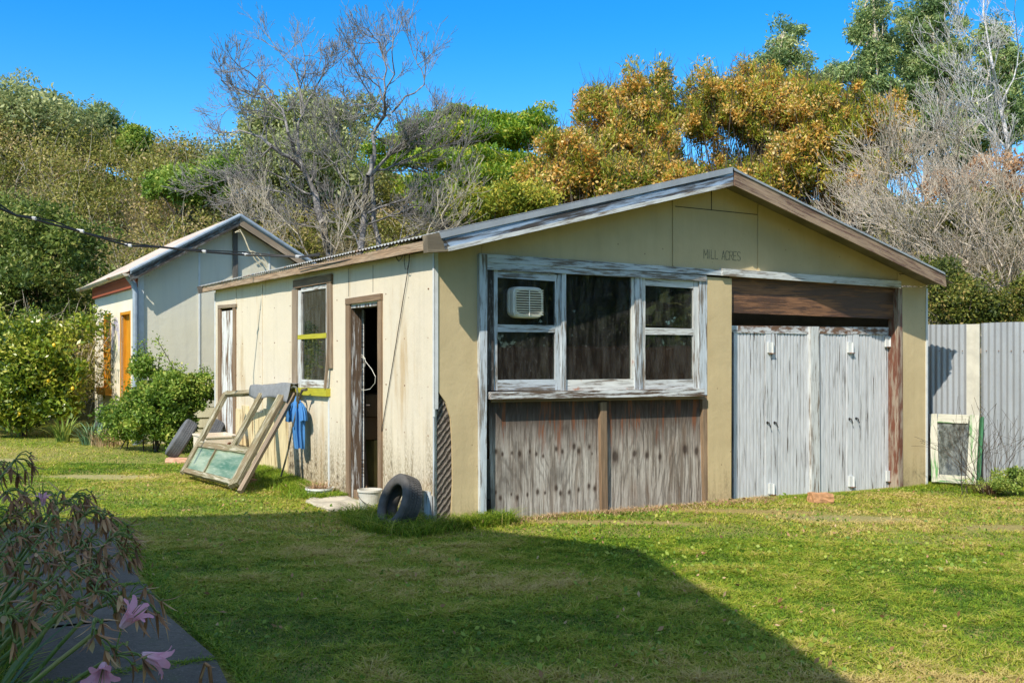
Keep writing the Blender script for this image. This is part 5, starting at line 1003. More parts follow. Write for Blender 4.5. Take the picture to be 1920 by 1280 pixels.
# bare trees
def limb(S, pts, Y, r0, r1, tw=None, jitY=.35, sub=2):
    if pts[0][0] < 1200: pts = [(a, b + max(0, 45 * (1 - b / 300))) for a, b in pts]
    P = [np.array(W(a, b, Y + (i * RNG.uniform(-jitY, jitY)))) for i, (a, b) in enumerate(pts)]; pv = P[0]
    for i in range(len(P) - 1):
        for k in range(sub):
            a = P[i] + (P[i + 1] - P[i]) * k / sub; b = P[i] + (P[i + 1] - P[i]) * (k + 1) / sub
            if k < sub - 1: b = b + RNG.normal(size=3) * .03
            a = pv; pv = b
            f = (i * sub + k) / ((len(P) - 1) * sub); g_ = (i * sub + k + 1) / ((len(P) - 1) * sub); S.append((*a, *b, (r0 + (r1 - r0) * f) * .75, (r0 + (r1 - r0) * g_) * .75))
            if tw and RNG.random() < tw[0] * (.4 + g_):
                d0 = P[i + 1] - P[i]; d0 = d0 / np.linalg.norm(d0)
                for _ in range(tw[3] if len(tw) > 3 else 1):
                    ramify(S, b, d0 + RNG.normal(size=3) * .75, tw[1] * RNG.uniform(.6, 1.1), max(.012, (r0 + (r1 - r0) * g_) * .5), tw[2], spread=.36, up=.35, nch=(2, 3), rmin=.0024, wob=.10)
    e = P[-1]; 
    if tw: ramify(S, e, P[-1] - P[-2], tw[1] * 1.1, r1, tw[2], spread=.32, up=.3, nch=(2, 3), rmin=.003, wob=.10)
def bare(name, label, cat, px, Y, limbs_, mat, Smin=0):
    x, y, _ = W(px, 600, Y); o = plant(name, label, cat, x, y); S = []
    for l in limbs_: limb(S, l[0], Y, l[1], l[2], l[3])
    A = np.array(S); A[:, 6:] = np.maximum(A[:, 6:], .0042 * Y / 22); big = A[:, 6] > .03
    segs_mesh('trunk', mat, o, A[big], 7); segs_mesh('branches', mat, o, A[~big], 3); return o
tw1 = (1.0, .48, 3); tw2 = (1.0, .55, 3, 2); tw3 = (1.0, .62, 3, 2)
bare('bare_tree', 'tall leafless grey tree, left of the two, leaning limbs against the sky', 'tree', 632, 23, [
    ([(640, 620), (630, 520), (618, 470), (605, 420), (592, 365)], .13, .10, None),
    ([(592, 365), (570, 320), (545, 295), (510, 270), (490, 250), (450, 235), (420, 240)], .085, .02, tw1),
    ([(570, 320), (552, 285), (540, 240), (530, 190), (510, 150), (480, 120), (450, 95)], .06, .016, tw1),
    ([(530, 200), (500, 165), (460, 150), (430, 130), (415, 105)], .03, .012, tw1), ([(535, 215), (505, 195), (465, 190), (435, 180)], .028, .012, tw1),
    ([(560, 295), (558, 240), (570, 195), (560, 130), (545, 90), (520, 55)], .05, .014, tw1), ([(570, 190), (590, 150), (605, 115), (622, 95)], .035, .012, tw1),
    ([(565, 200), (562, 150), (572, 110), (570, 70)], .03, .012, tw1),
    ([(600, 400), (570, 385), (530, 360), (490, 350), (450, 365)], .04, .014, tw2), ([(592, 365), (560, 355), (520, 330), (480, 320), (440, 330), (400, 345)], .04, .012, tw2), ([(610, 430), (560, 420), (500, 415), (450, 410)], .03, .01, tw2)], bark_grey)
bare('bare_tree', 'leafless grey tree with twin trunks in the centre, right of the two', 'tree', 700, 22, [
    ([(668, 620), (672, 520), (676, 470), (683, 400), (690, 330), (698, 290)], .12, .06, None), ([(700, 620), (706, 520), (710, 450), (700, 380), (698, 300)], .11, .05, None),
    ([(698, 310), (702, 270), (705, 230), (722, 200), (722, 150), (725, 100), (715, 60), (700, 30)], .06, .014, tw1),
    ([(722, 180), (712, 140), (690, 115), (672, 85), (655, 55)], .032, .012, tw1), ([(722, 150), (740, 110), (735, 60), (740, 30)], .03, .011, tw1),
    ([(735, 195), (760, 160), (795, 135), (790, 100), (780, 80)], .034, .012, tw1), ([(722, 190), (690, 150), (680, 130)], .028, .012, tw1), ([(715, 205), (680, 180), (650, 165), (640, 150)], .028, .011, tw1),
    ([(695, 330), (730, 290), (765, 255), (800, 235), (820, 215)], .05, .014, tw2), ([(700, 320), (740, 310), (790, 285), (830, 270)], .04, .012, tw2),
    ([(690, 400), (740, 380), (790, 350), (840, 330)], .04, .012, tw2), ([(690, 420), (730, 405), (780, 385), (850, 385), (900, 395)], .035, .012, tw2), ([(676, 470), (650, 420), (620, 395), (590, 400)], .035, .012, tw2),
    ([(683, 400), (655, 350), (630, 310), (600, 290)], .035, .012, tw2), ([(690, 350), (660, 300), (640, 270), (620, 250)], .03, .012, tw2), ([(706, 480), (750, 450), (790, 430), (820, 420)], .035, .012, tw2)], bark_grey)
bare('bare_tree', 'silvery dead tree at the right edge reaching above the gums', 'tree', 1900, 24, [
    ([(1925, 620), (1915, 480), (1905, 350), (1890, 270), (1875, 200), (1862, 130), (1850, 60), (1845, -10)], .11, .02, tw1),
    ([(1890, 280), (1850, 240), (1820, 190), (1800, 150)], .04, .012, tw3), ([(1895, 300), (1840, 290), (1790, 260), (1750, 250)], .04, .012, tw3), ([(1875, 200), (1900, 150), (1910, 90), (1905, 40)], .035, .012, tw1),
    ([(1905, 340), (1850, 330), (1790, 330), (1730, 310)], .04, .012, tw3), ([(1862, 130), (1840, 90), (1815, 60)], .03, .01, tw1)], bark_silver)
bare('bare_bush', 'sprawling leafless grey bush above the fence, with one thick tan branch', 'bush', 1900, 17.5, [
    ([(1925, 640), (1905, 590), (1880, 555), (1850, 540), (1800, 500), (1750, 470), (1700, 440)], .07, .014, tw3), ([(1925, 640), (1895, 560), (1880, 500), (1850, 440), (1800, 390)], .05, .012, tw3),
    ([(1880, 555), (1840, 520), (1790, 520), (1740, 520)], .035, .012, tw3), ([(1850, 520), (1780, 470), (1720, 400), (1660, 350)], .035, .012, tw3), ([(1860, 470), (1820, 410), (1760, 370), (1700, 330)], .03, .012, tw3),
    ([(1950, 620), (1930, 540), (1930, 470), (1900, 400)], .06, .015, tw3), ([(1850, 560), (1800, 560), (1770, 550)], .03, .01, tw3), ([(1780, 460), (1700, 440), (1650, 420), (1610, 410)], .025, .01, tw3),
    ([(1925, 640), (1870, 500), (1830, 400), (1800, 330), (1780, 280)], .04, .012, tw3), ([(1900, 590), (1840, 470), (1760, 420), (1690, 400), (1640, 400)], .035, .012, tw3), ([(1905, 600), (1860, 540), (1820, 590), (1780, 600)], .02, .01, tw3),
    ([(1950, 620), (1960, 500), (1940, 420), (1880, 350)], .04, .012, tw3), ([(1880, 555), (1810, 440), (1730, 360), (1680, 300)], .03, .012, tw3), ([(1850, 540), (1770, 500), (1690, 480), (1650, 470)], .03, .01, tw3)], bark_tan)
bare('bare_bush', 'low grey leafless thicket behind the gap between the sheds', 'bush', 560, 20.5, [([(600, 640), (590, 500), (560, 440), (520, 400)], .04, .012, tw2), ([(600, 640), (620, 500), (640, 440)], .04, .012, tw2), ([(540, 640), (520, 480), (480, 430)], .03, .012, tw2), ([(720, 640), (760, 500), (800, 440), (830, 400)], .035, .012, tw2)], twig_col)
# ---- lemon tree ----
def lemons(o, cl):
    lm = plain('ripe_lemon', srgb(232, 190, 40), .45, .1)
    spots = [(101, 647), (32, 732), (136, 728), (36, 776), (90, 713)]
    for x_, y_ in spots:
        Y_ = 17.95 + RNG.uniform(-.1, .2); a = Vector(W(x_, y_, Y_)); m = MB(); m.lathe([(0, -.038), (.016, -.032), (.028, -.012), (.03, .008), (.022, .027), (.008, .037), (0, .04)], Matrix.Translation(a), 10); m.build('lemon', lm, o, smooth=True)
T_('lemon_tree', 'lemon tree with yellow fruit on the lawn at the left edge', 'tree', -9.2, 18.8, [E(60, 650, 18.6, 78, 60), E(30, 690, 18.4, 80, 70), E(95, 700, 18.4, 52, 60), E(-40, 660, 18.8, 90, 90), E(30, 760, 18.3, 60, 30), E(100, 755, 18.3, 45, 25), E(160, 620, 18.8, 30, 40)], 230, (.18, .38), 300, .085, g_lemon, r0=.1, extra=lemons, limbs=10)
# ---- rose bush against the rear shed ----
def canes(o, cl):
    S = []; b0 = np.array([-5.85, 16.3, gz(-5.85, 16.3)])
    PT = []
    for top in ((292, 632), (262, 648), (250, 700), (315, 690), (268, 640), (300, 665), (330, 700), (385, 690), (240, 720)):
        q = np.array(W(top[0], top[1], 16.2)); k = [b0 + RNG.normal(size=3) * np.array([.3, .2, 0]), None, q]; k[1] = (k[0] + q) / 2 + np.array([RNG.normal() * .1, 0, .25]); S += [(*k[0], *k[1], .012, .009), (*k[1], *q, .009, .005)]
        for t_ in np.linspace(.35, 1, 26):
            c = k[0] * (1 - t_) ** 2 + 2 * k[1] * t_ * (1 - t_) + q * t_ ** 2; 
            for _ in range(7): PT.append(c + RNG.normal(size=3) * .05)
    PT = np.array(PT); leaves('cane_leaves', g_green, o, PT, RNG.uniform(.03, .06, len(PT)), RNG.uniform(.2, .8, len(PT)), aspect=.6); segs_mesh('canes', bark_dark, o, S, 5)
T_('rose_bush', 'leafy rose bush with tall canes against the grey gable wall', 'bush', -5.7, 16.0, [E(300, 770, 15.9, 70, 55), E(345, 730, 15.9, 50, 45), E(255, 790, 16.0, 45, 40), E(330, 810, 15.8, 45, 25), E(380, 710, 15.9, 25, 25), E(225, 780, 16.2, 34, 34), E(290, 725, 16, 40, 34), E(200, 800, 16.2, 24, 22), E(270, 690, 16, 26, 20)], 330, (.06, .2), 130, .055, g_green, r0=.03, aspect=.6, extra=canes, base=.42)
# ---- strap-leaf clumps ----
def blades_geo(B, H, Wd, lean, n=4, curve=1.0):
    """bent tapering blades: base points B, height H, width Wd, lean vector (N,3)"""
    N = len(B); V = []; side = unit(np.cross(lean + np.array([0, 0, .01]), np.array([[0, 0, 1.]]) + RNG.normal(size=(N, 3)) * .2))
    for i in range(n + 1):
        t_ = i / n; c = B + np.array([0, 0, 1.]) * (H * (t_ - .28 * curve * t_ ** 3))[:, None] + lean * (t_ ** 1.8)[:, None] if hasattr(t_, 'shape') else B + np.array([[0, 0, 1.]]) * (H * (t_ - .28 * curve * t_ ** 3))[:, None] + lean * t_ ** 1.8
        w_ = (Wd * (1 - t_ ** 2) * .5 + .0004)[:, None]; V += [c - side * w_, c + side * w_]
    V = np.stack(V, 1).reshape(-1, 3); b = np.arange(N)[:, None] * 2 * (n + 1); Fc = np.concatenate([b + np.array([[2 * i, 2 * i + 1, 2 * i + 3, 2 * i + 2]]) for i in range(n)]); return V, Fc, 2 * (n + 1)
def blade_clump(name, label, cat, x, y, N, H, Wd, rad, lean, mat, parent=None, n=5, part='blades', rnd=1.0, tintr=(0, 1)):
    o = parent or plant(name, label, cat, x, y); z = gz(x, y); a = RNG.uniform(0, 2 * math.pi, N); r = rad * np.sqrt(RNG.random(N)); B_ = np.stack([x + r * np.cos(a), y + r * np.sin(a), np.full(N, z - .02)], 1)
    l = np.stack([np.cos(a), np.sin(a), np.zeros(N)], 1) * (lean * RNG.uniform(.3, 1.3, N))[:, None] + RNG.normal(size=(N, 3)) * np.array([1, 1, 0]) * lean * .3 * rnd
    V, Fc, k = blades_geo(B_ - np.array(MATS[o.name].translation), H * RNG.uniform(.6, 1.1, N), np.full(N, Wd), l, n); np_mesh(part, V, Fc, mat, o, np.repeat(RNG.uniform(*tintr, N), k)); return o
g_strap = leaf_mat('strap_leaves', [(0, srgb(70, 96, 36)), (.5, srgb(120, 146, 60)), (1, srgb(184, 188, 98))], trans=.25)
g_blue = leaf_mat('blue_green_straps', [(0, srgb(62, 92, 70)), (.5, srgb(98, 130, 92)), (1, srgb(150, 170, 110))], trans=.2)
g_dry = leaf_mat('dry_straw', [(0, srgb(130, 96, 70)), (.5, srgb(186, 152, 116)), (1, srgb(214, 188, 150))], trans=.2)
blade_clump('strap_plant', 'yellow-green strap-leaved clump on the lawn left of the rose bush', 'plant', *gp(118, 832)[:2], 70, .62, .03, .12, .25, g_strap)
blade_clump('strap_plant', 'blue-green strap-leaved clump beside the rose bush foot', 'plant', *gp(172, 836)[:2], 80, .55, .028, .2, .3, g_blue)
blade_clump('dry_tuft', 'dry brown twiggy tuft at the left foot of the rose bush', 'plant', *gp(205, 838)[:2], 160, .42, .008, .3, .25, g_dry)
pk = plant('pink_flower_clump', 'tall stalks with dry pink flower heads in front of the lemon tree', 'flower', *gp(112, 815)[:2]); x0, y0 = gp(112, 815)[:2]; S = []; PT = []
for i in range(14):
    a = np.array([x0 + RNG.normal() * .12, y0 + RNG.normal() * .1, gz(x0, y0)]); b = np.array(W(RNG.uniform(78, 150), RNG.uniform(722, 745), y0 + RNG.normal() * .1)); S.append((*a, *b, .008, .005))
    for _ in range(34): PT.append(b + RNG.normal(size=3) * np.array([.07, .07, .05]))
segs_mesh('stalks', g_dry, pk, S, 4); PT = np.array(PT); leaves('flower_heads', leaf_mat('dusty_pink', [(0, srgb(150, 110, 96)), (.5, srgb(196, 150, 140)), (1, srgb(222, 176, 172))]), pk, PT, .07, RNG.random(len(PT)), aspect=.3, dirs=np.array([0, 0, -.6]))
# weeds by the fence
tw_ = plant('dead_weed', 'dark leafless weed at the foot of the iron fence beside the sash', 'weed', *W(1862, 880, 12.0)[:2]); S = []
for _ in range(16): ramify(S, (MATS[tw_.name].translation.x + RNG.normal() * .12, 12.0 + RNG.normal() * .1, -.1), (RNG.normal() * .35, RNG.normal() * .2, 1), .5, .006, 2, rmin=.0025, nch=(1, 3))
segs_mesh('stems', bark_dark, tw_, S, 3)
blade_clump('x', '', '', MATS[tw_.name].translation.x - .05, 12.0, 160, .22, .008, .16, .16, leaf_mat('dark_weed', [(0, srgb(70, 50, 36)), (1, srgb(120, 96, 66))]), parent=tw_, part='dead_leaves')
T_('weed_mound', 'low yellow-green weed mound at the right edge by the fence', 'weed', *W(1905, 880, 11.9)[:2], [E(1910, 892, 11.8, 50, 14), E(1850, 905, 11.7, 45, 6), E(1890, 910, 11.6, 60, 6)], 50, (.04, .09), 120, .03, g_strap, r0=.01, base=.6)
# ---------- grass ----------
def in_bld(x, y, pad=.0):
    u, v = to_uv(x, y); a = (u > -pad) & (u < FW + pad) & (v > -pad) & (v < LW + pad); u, v = to_uv(x, y, C1); return a | ((u > -pad) & (v > -pad) & (u < 6) & (v < 6))
def in_path(x, y):
    e = np.interp(y, [p[1] for p in PE], [p[0] for p in PE]); return (x < e + .03) & (x > e - 1.0) & (y < PE[-1][1])
NZ = np.random.default_rng(5).random((64, 64))
def vnoise(x, y, s):
    x = x * s; y = y * s; i = np.floor(x).astype(int); j = np.floor(y).astype(int); fx, fy = x - i, y - j; fx = fx * fx * (3 - 2 * fx); fy = fy * fy * (3 - 2 * fy); g = lambda a, b: NZ[a % 64, b % 64]
    return (g(i, j) * (1 - fx) + g(i + 1, j) * fx) * (1 - fy) + (g(i, j + 1) * (1 - fx) + g(i + 1, j + 1) * fx) * fy
t = NT('lawn_grass_blades'); tt = t.attr('tint'); g_, a_, b_ = grass_cols(t)
rp = t.n('ShaderNodeValToRGB', {0: tt}); cr = rp.color_ramp
while len(cr.elements) < 5: cr.elements.new(.5)
for e_, (p_, c_) in zip(cr.elements, [(0, srgb(70, 104, 24)), (.32, srgb(118, 150, 36)), (.6, srgb(160, 170, 52)), (.82, srgb(188, 176, 84)), (1, srgb(206, 184, 120))]): e_.position = p_; e_.color = (*c_, 1)
d_ = t.bsdf(rp.outputs[0], .55, Specular_IOR_Level=.3); tl_ = t.n('ShaderNodeBsdfTranslucent', {0: rp.outputs[0]}).outputs[0]
grass_m = t.out(t.n('ShaderNodeMixShader', {0: .35, 1: d_, 2: tl_}).outputs[0])
def grass(name, label, x, y, H, Wd, tint, lean=.6, n=2, kind='stuff', mat=None, dz=0.0):
    N = len(x); z = ground_z(x, y) + dz; B_ = np.stack([x, y, z - .004], 1); l = RNG.normal(size=(N, 3)) * np.array([1, 1, 0]) * (H * lean)[:, None]; V, Fc, k = blades_geo(B_, H, Wd, l, n); o = np_mesh(name, V, Fc, mat or grass_m, None, np.repeat(tint, k)); return tag(o, label, 'grass', kind=kind)
def scat(n, x0, x1, y0, y1, power=1.0):
    y = y0 + (y1 - y0) * RNG.random(n) ** power; x = RNG.uniform(x0, x1, n) * y; return x, y
xs, ys = [], []
for n_, y0, y1 in ((500000, 3.0, 8.5), (250000, 8.5, 14), (100000, 14, 22)):
    k = 0; 
    y = np.sqrt(RNG.uniform(y0 ** 2, y1 ** 2, n_)); x = RNG.uniform(-1, 1, n_) * (.56 * y + 1.4); xs.append(x); ys.append(y)
x, y = np.concatenate(xs), np.concatenate(ys)
ok = ~in_bld(x, y, .02) & ~in_path(x, y); p1 = vnoise(x + 9, y, .9); p2 = vnoise(x, y + 5, 3.1); p3 = vnoise(x, y, 9)
bare_ = np.zeros(len(x))
for bx, by, rx, ry, *_ in BARE: bare_ = np.maximum(bare_, 1 - np.sqrt(((x - bx) / rx) ** 2 + ((y - by) / ry) ** 2) * .75)
ok &= RNG.random(len(x)) > np.clip(bare_ * 1.6 + (p3 - .5) * .3, 0, .97); ok &= RNG.random(len(x)) < .45 + p2 * .9
x, y, p1, p2, p3, bare_ = x[ok], y[ok], p1[ok], p2[ok], p3[ok], bare_[ok]
p4 = vnoise(x + 3, y + 1, 6.5); p5 = vnoise(x, y, 17); Hh = (.010 + .018 * p2 + .030 * p4 * p5 + .012 * RNG.random(len(x))) * (1 - .4 * np.clip(bare_, 0, 1)); Wd = .0036 + .00045 * y
tn = np.clip(.46 + .10 * (x > -1) * (y < 12) + (p1 - .5) * .7 + (p2 - .5) * .45 + (p5 - .5) * .5 + (p4 - .5) * .3 + RNG.normal(size=len(x)) * .17 + .4 * np.clip(bare_, 0, 1) + .05 * (x > 1), 0, 1)
grass('lawn_grass', 'short patchy green and yellow lawn around the sheds', x, y, Hh, Wd, tn, 1.1, 2)
# broad clover-like weeds in the lawn
n_ = 9000; x, y = scat(n_, -.55, .55, 4, 14, .8); c1 = vnoise(x + 30, y + 7, 1.4); ok = ~in_bld(x, y, .05) & ~in_path(x, y) & (c1 > .55); x, y = x[ok], y[ok]
V, Fc = leaf_geo(np.stack([x, y, ground_z(x, y) + .02 + .012 * RNG.random(len(x))], 1), RNG.uniform(.02, .045, len(x)), .7, np.array([0, 0, .25]))
tag(np_mesh('clover', V, Fc, g_green, None, np.repeat(RNG.uniform(.2, .9, len(x)), 4)), 'broad-leaved weeds dotted through the lawn', 'weeds', kind='stuff')
# longer growth along the walls
def along(u0, u1, v0, v1, n_, wdt): 
    s = RNG.random(n_); off = np.abs(RNG.normal(size=n_)) * wdt; u = u0 + (u1 - u0) * s; v = v0 + (v1 - v0) * s
    if abs(v1 - v0) > abs(u1 - u0): u = u - off
    else: v = v - off
    return C0[0] + u * UX - v * UY, C0[1] + u * UY + v * UX
x, y = along(-.03, -.03, 1.95, 5.2, 9000, .22); H_ = .05 + .13 * vnoise(x, y, 2.2) * RNG.random(len(x)) + .03
grass('tall_grass', 'long bright grass growing along the foot of the long wall', x, y, H_, np.full(len(x), .006), np.clip(.35 + RNG.normal(size=len(x)) * .16, 0, 1), .7, 4)
th = RNG.uniform(0, 2 * math.pi, 5200); rr = np.sqrt(RNG.random(5200)); cu = -.35 + rr * np.cos(th) * .34; cv = .25 + rr * np.sin(th) * .75
cu = np.where(RNG.random(5200) < .45, RNG.uniform(-.3, .75, 5200), cu); cv = np.where(cu > -.0, -.1 - np.abs(RNG.normal(size=5200)) * .1, cv)
x = C0[0] + cu * UX - cv * UY; y = C0[1] + cu * UY + cv * UX
grass('tussock', 'shaggy dark tussock grass around the near tyre and corner', x, y, .06 + .13 * RNG.random(len(x)), np.full(len(x), .005), np.clip(.3 + RNG.normal(size=len(x)) * .25, 0, 1), .9, 4)
x, y = along(.7, 4.2, -.02, -.02, 3200, .12)
grass('dry_grass', 'straw-coloured dry grass along the foot of the plywood', x, y, .02 + .05 * RNG.random(len(x)), np.full(len(x), .004), RNG.random(len(x)), .9, 3, mat=g_dry)
x, y = along(4.2, 7.3, -.02, -.02, 2500, .15)
grass('edge_grass', 'green grass fringe along the right end of the front wall', x, y, .02 + .04 * RNG.random(len(x)), np.full(len(x), .005), np.clip(.4 + RNG.normal(size=len(x)) * .2, 0, 1), .9, 3)
n_ = 7000; s = RNG.random(n_); x = 5.05 + 4.3 * s; y = 13.0 - .69 * s - np.abs(RNG.normal(size=n_)) * .35
grass('fence_grass', 'grass and weeds thickening towards the foot of the iron fence', x, y, .03 + .09 * RNG.random(n_) * (.4 + s), np.full(n_, .006), np.clip(.45 + RNG.normal(size=n_) * .2, 0, 1), .8, 3)
jx, jy = [], []
for i in (1, 3):
    a, b = PE[i], PE[i + 1]; d = Vector((b[0] - a[0], b[1] - a[1])).normalized(); q_ = RNG.random(2600); o_ = .025 + RNG.normal(size=2600) * .022
    jx.append(a[0] + d.x * o_ - d.y * .86 * q_); jy.append(a[1] + d.y * o_ + d.x * .86 * q_)
x, y = np.concatenate(jx), np.concatenate(jy); n_ = 5200
x2 = np.interp(y2 := RNG.uniform(4.4, 8.9, 4200), [p[1] for p in PE], [p[0] for p in PE]) + .05 + np.abs(RNG.normal(size=4200)) * .05
grass('path_edge_grass', 'grass in the joints and along the edge of the dark path', np.concatenate([x, x2]), np.concatenate([y, y2]), np.concatenate([.012 + .02 * RNG.random(n_), .02 + .03 * RNG.random(4200)]), np.full(n_ + 4200, .006), np.clip(.3 + RNG.normal(size=n_ + 4200) * .18, 0, 1), .9, 2, dz=.012)
y = RNG.uniform(3.2, 9.5, 14000); x = np.interp(y, [p[1] for p in PE], [p[0] for p in PE]) - .98 - np.abs(RNG.normal(size=14000)) * .45
grass('bed_weeds', 'green weeds and dry litter under the lily stems at the lower left', x, y, .05 + .2 * RNG.random(len(x)) ** 2, np.full(len(x), .010), np.clip(.35 + RNG.normal(size=len(x)) * .25, 0, 1), .8, 4)
x, y = scat(900, -.55, .55, 4.3, 14, .8); ok = ~in_bld(x, y, .05); x, y = x[ok], y[ok]
V, Fc = leaf_geo(np.stack([x, y, ground_z(x, y) + .03], 1), RNG.uniform(.02, .05, len(x)), .5, np.array([0, 0, .1])); tag(np_mesh('fallen_leaves', V, Fc, g_rust, None, np.repeat(RNG.random(len(x)), 4)), 'small brown fallen leaves scattered on the lawn', 'leaves', kind='stuff')
_p = C0[0] - .2 * UX - 2.36 * UY, C0[1] - .2 * UY + 2.36 * UX; x = _p[0] + RNG.normal(size=260) * .07; y = _p[1] + RNG.normal(size=260) * .06
grass('planter_weeds', 'dry weeds growing out of the white planter', x, y, .12 + .12 * RNG.random(260), np.full(260, .006), RNG.random(260), .5, 4, mat=g_dry)
# ---------- foreground lilies ----------
stem_m = leaf_mat('lily_stems', [(0, srgb(80, 108, 50)), (.5, srgb(122, 142, 74)), (1, srgb(166, 152, 98))], trans=.1)
wilt_m = leaf_mat('wilted_petals', [(0, srgb(98, 68, 44)), (.4, srgb(156, 108, 72)), (.75, srgb(196, 146, 102)), (1, srgb(220, 184, 134))], trans=.25)
pink_m = leaf_mat('pink_petals', [(0, srgb(236, 140, 172)), (.5, srgb(246, 184, 204)), (1, srgb(252, 226, 232))], trans=.35)
bract_m = leaf_mat('papery_bracts', [(0, srgb(156, 130, 92)), (1, srgb(204, 180, 136))], trans=.4)
def petal(V, Fc, TN, p, d, L_, w_, curl, tint, n=5):
    d = d / np.linalg.norm(d); s = np.cross(d, [0, 0, 1.]); s = s / (np.linalg.norm(s) + 1e-9); nn = np.cross(s, d); b = len(V)
    for i in range(n + 1):
        t_ = i / n; c = p + d * L_ * t_ + nn * curl * L_ * t_ * t_; ww = w_ * math.sin(math.pi * min(.98, .12 + t_ * .86)) ; V += [c - s * ww, c + nn * ww * .35, c + s * ww]; TN += [tint + .2 * t_] * 3
    for i in range(n):
        a = b + 3 * i; Fc += [(a, a + 1, a + 4, a + 3), (a + 1, a + 2, a + 5, a + 4)]
def lily(label, base, tip, r, n_ped, fresh, seed, dead=True):
    global RNG
    o = thing('lily', label, 'flower', WD, base, 'lilies in the bed at the lower left'); og = np.array(base)
    base = np.array(base, float); tip = np.array(tip, float); mid = (base + tip) / 2 + np.array([-.03, 0, .05]); S = []; pr = base
    for t_ in np.linspace(.125, 1, 8): q = base * (1 - t_) ** 2 + 2 * mid * t_ * (1 - t_) + tip * t_ ** 2; S.append((*pr, *q, .0105 - .003 * t_, .0102 - .003 * t_)); pr = q
    dt = tip - mid; dt /= np.linalg.norm(dt)
    V, Fc, TN = [], [], []; PV, PF, PT_ = [], [], []; BV, BF, BT = [], [], []
    for k in range(2): petal(BV, BF, BT, tip - og - dt * .005, RNG.normal(size=3) * .5 + np.array([0, 0, -.8]), RNG.uniform(.04, .07), .011, .2, RNG.random())
    for k in range(n_ped):
        d = unit((dt * 1.0 + RNG.normal(size=3) * .75)[None])[0]; p = tip; L_ = r * RNG.uniform(.55, 1.0); isf = k < fresh
        for j in range(4):
            d2 = d * (1 - .16 * j) + np.array([0, 0, -.22 * j * (0 if isf else 1)]); d2 /= np.linalg.norm(d2); q = p + d2 * L_ / 4; S.append((*p, *q, .0032, .0028)); p = q
        if isf:
            ax_ = unit((d * .8 + np.array([.35, -.2, -.25]))[None])[0]; e1 = np.cross(ax_, [0, 0, 1.]); e1 /= np.linalg.norm(e1); e2 = np.cross(ax_, e1)
            for i in range(6):
                a = i * math.pi / 3; rd = e1 * math.cos(a) + e2 * math.sin(a); b = len(PV)
                for m_ in range(7):
                    t_ = m_ / 6; rad = .006 + .012 * t_ + .038 * max(0, t_ - .45) ** 1.3 * 2; fs_ = 1.0 if fresh > 1 else .62; c = p - og + (ax_ * (.10 * t_ - .02 * max(0, t_ - .8) * 4) + rd * rad) * fs_; tg = np.cross(ax_, rd); ww = (.005 + .012 * math.sin(math.pi * min(.97, t_ * .95 + .05))) * fs_; PV += [c - tg * ww, c + rd * .003, c + tg * ww]; PT_ += [.9 - .7 * t_] * 3
                for m_ in range(6): a_ = b + 3 * m_; PF += [(a_, a_ + 1, a_ + 4, a_ + 3), (a_ + 1, a_ + 2, a_ + 5, a_ + 4)]
            for i in range(4): e = ax_ * .11 + (e1 * RNG.normal() + e2 * RNG.normal()) * .01; S.append((*p, *(p + e), .0012, .001))
        else:
            for i in range(RNG.integers(3, 6)):
                dd = d * .5 + np.array([0, 0, -.9]) + RNG.normal(size=3) * .35; petal(V, Fc, TN, p - og, dd, r * RNG.uniform(.4, .85), .005 + .004 * RNG.random(), RNG.uniform(-.5, .5), RNG.random() * .8)
            S.append((*p, *(p + d * .012), .006, .004))
    segs_mesh('stem', stem_m, o, S, 5)
    if V: np_mesh('wilted_petals', V, Fc, wilt_m, o, TN)
    np_mesh('bract', BV, BF, bract_m, o, BT)
    if PV: np_mesh('flower', PV, PF, pink_m, o, PT_, smooth=True)
# (pixel of the umbel, distance, umbel radius, pedicels, fresh blooms)
LL = [(28, 862, 5.4, .13, 9, 0), (8, 925, 5.0, .13, 9, 0), (70, 935, 5.3, .14, 10, 0), (105, 945, 5.0, .14, 9, 0), (132, 935, 5.4, .14, 9, 0), (60, 985, 4.8, .13, 9, 0), (92, 985, 4.6, .12, 8, 1), (160, 965, 5.0, .15, 10, 0),
      (192, 985, 5.1, .15, 11, 0), (15, 1015, 4.4, .12, 9, 0), (55, 1040, 4.2, .12, 8, 0), (150, 1022, 4.6, .15, 11, 0), (205, 1010, 4.8, .13, 9, 0), (225, 1035, 4.9, .12, 8, 0), (95, 1090, 3.8, .11, 7, 0), (140, 1082, 4.0, .12, 9, 0), (178, 1108, 3.9, .12, 9, 0),
      (200, 1120, 3.9, .11, 8, 0), (242, 1120, 4.3, .15, 8, 0), (120, 1140, 3.5, .10, 6, 0), (172, 1190, 3.0, .09, 6, 0), (215, 1228, 3.05, .10, 6, 3), (40, 1090, 4.0, .11, 7, 0), (-20, 960, 4.9, .14, 9, 0), (-25, 1050, 4.2, .13, 8, 0), (30, 960, 5.6, .14, 9, 0), (120, 1000, 5.2, .13, 9, 0)]
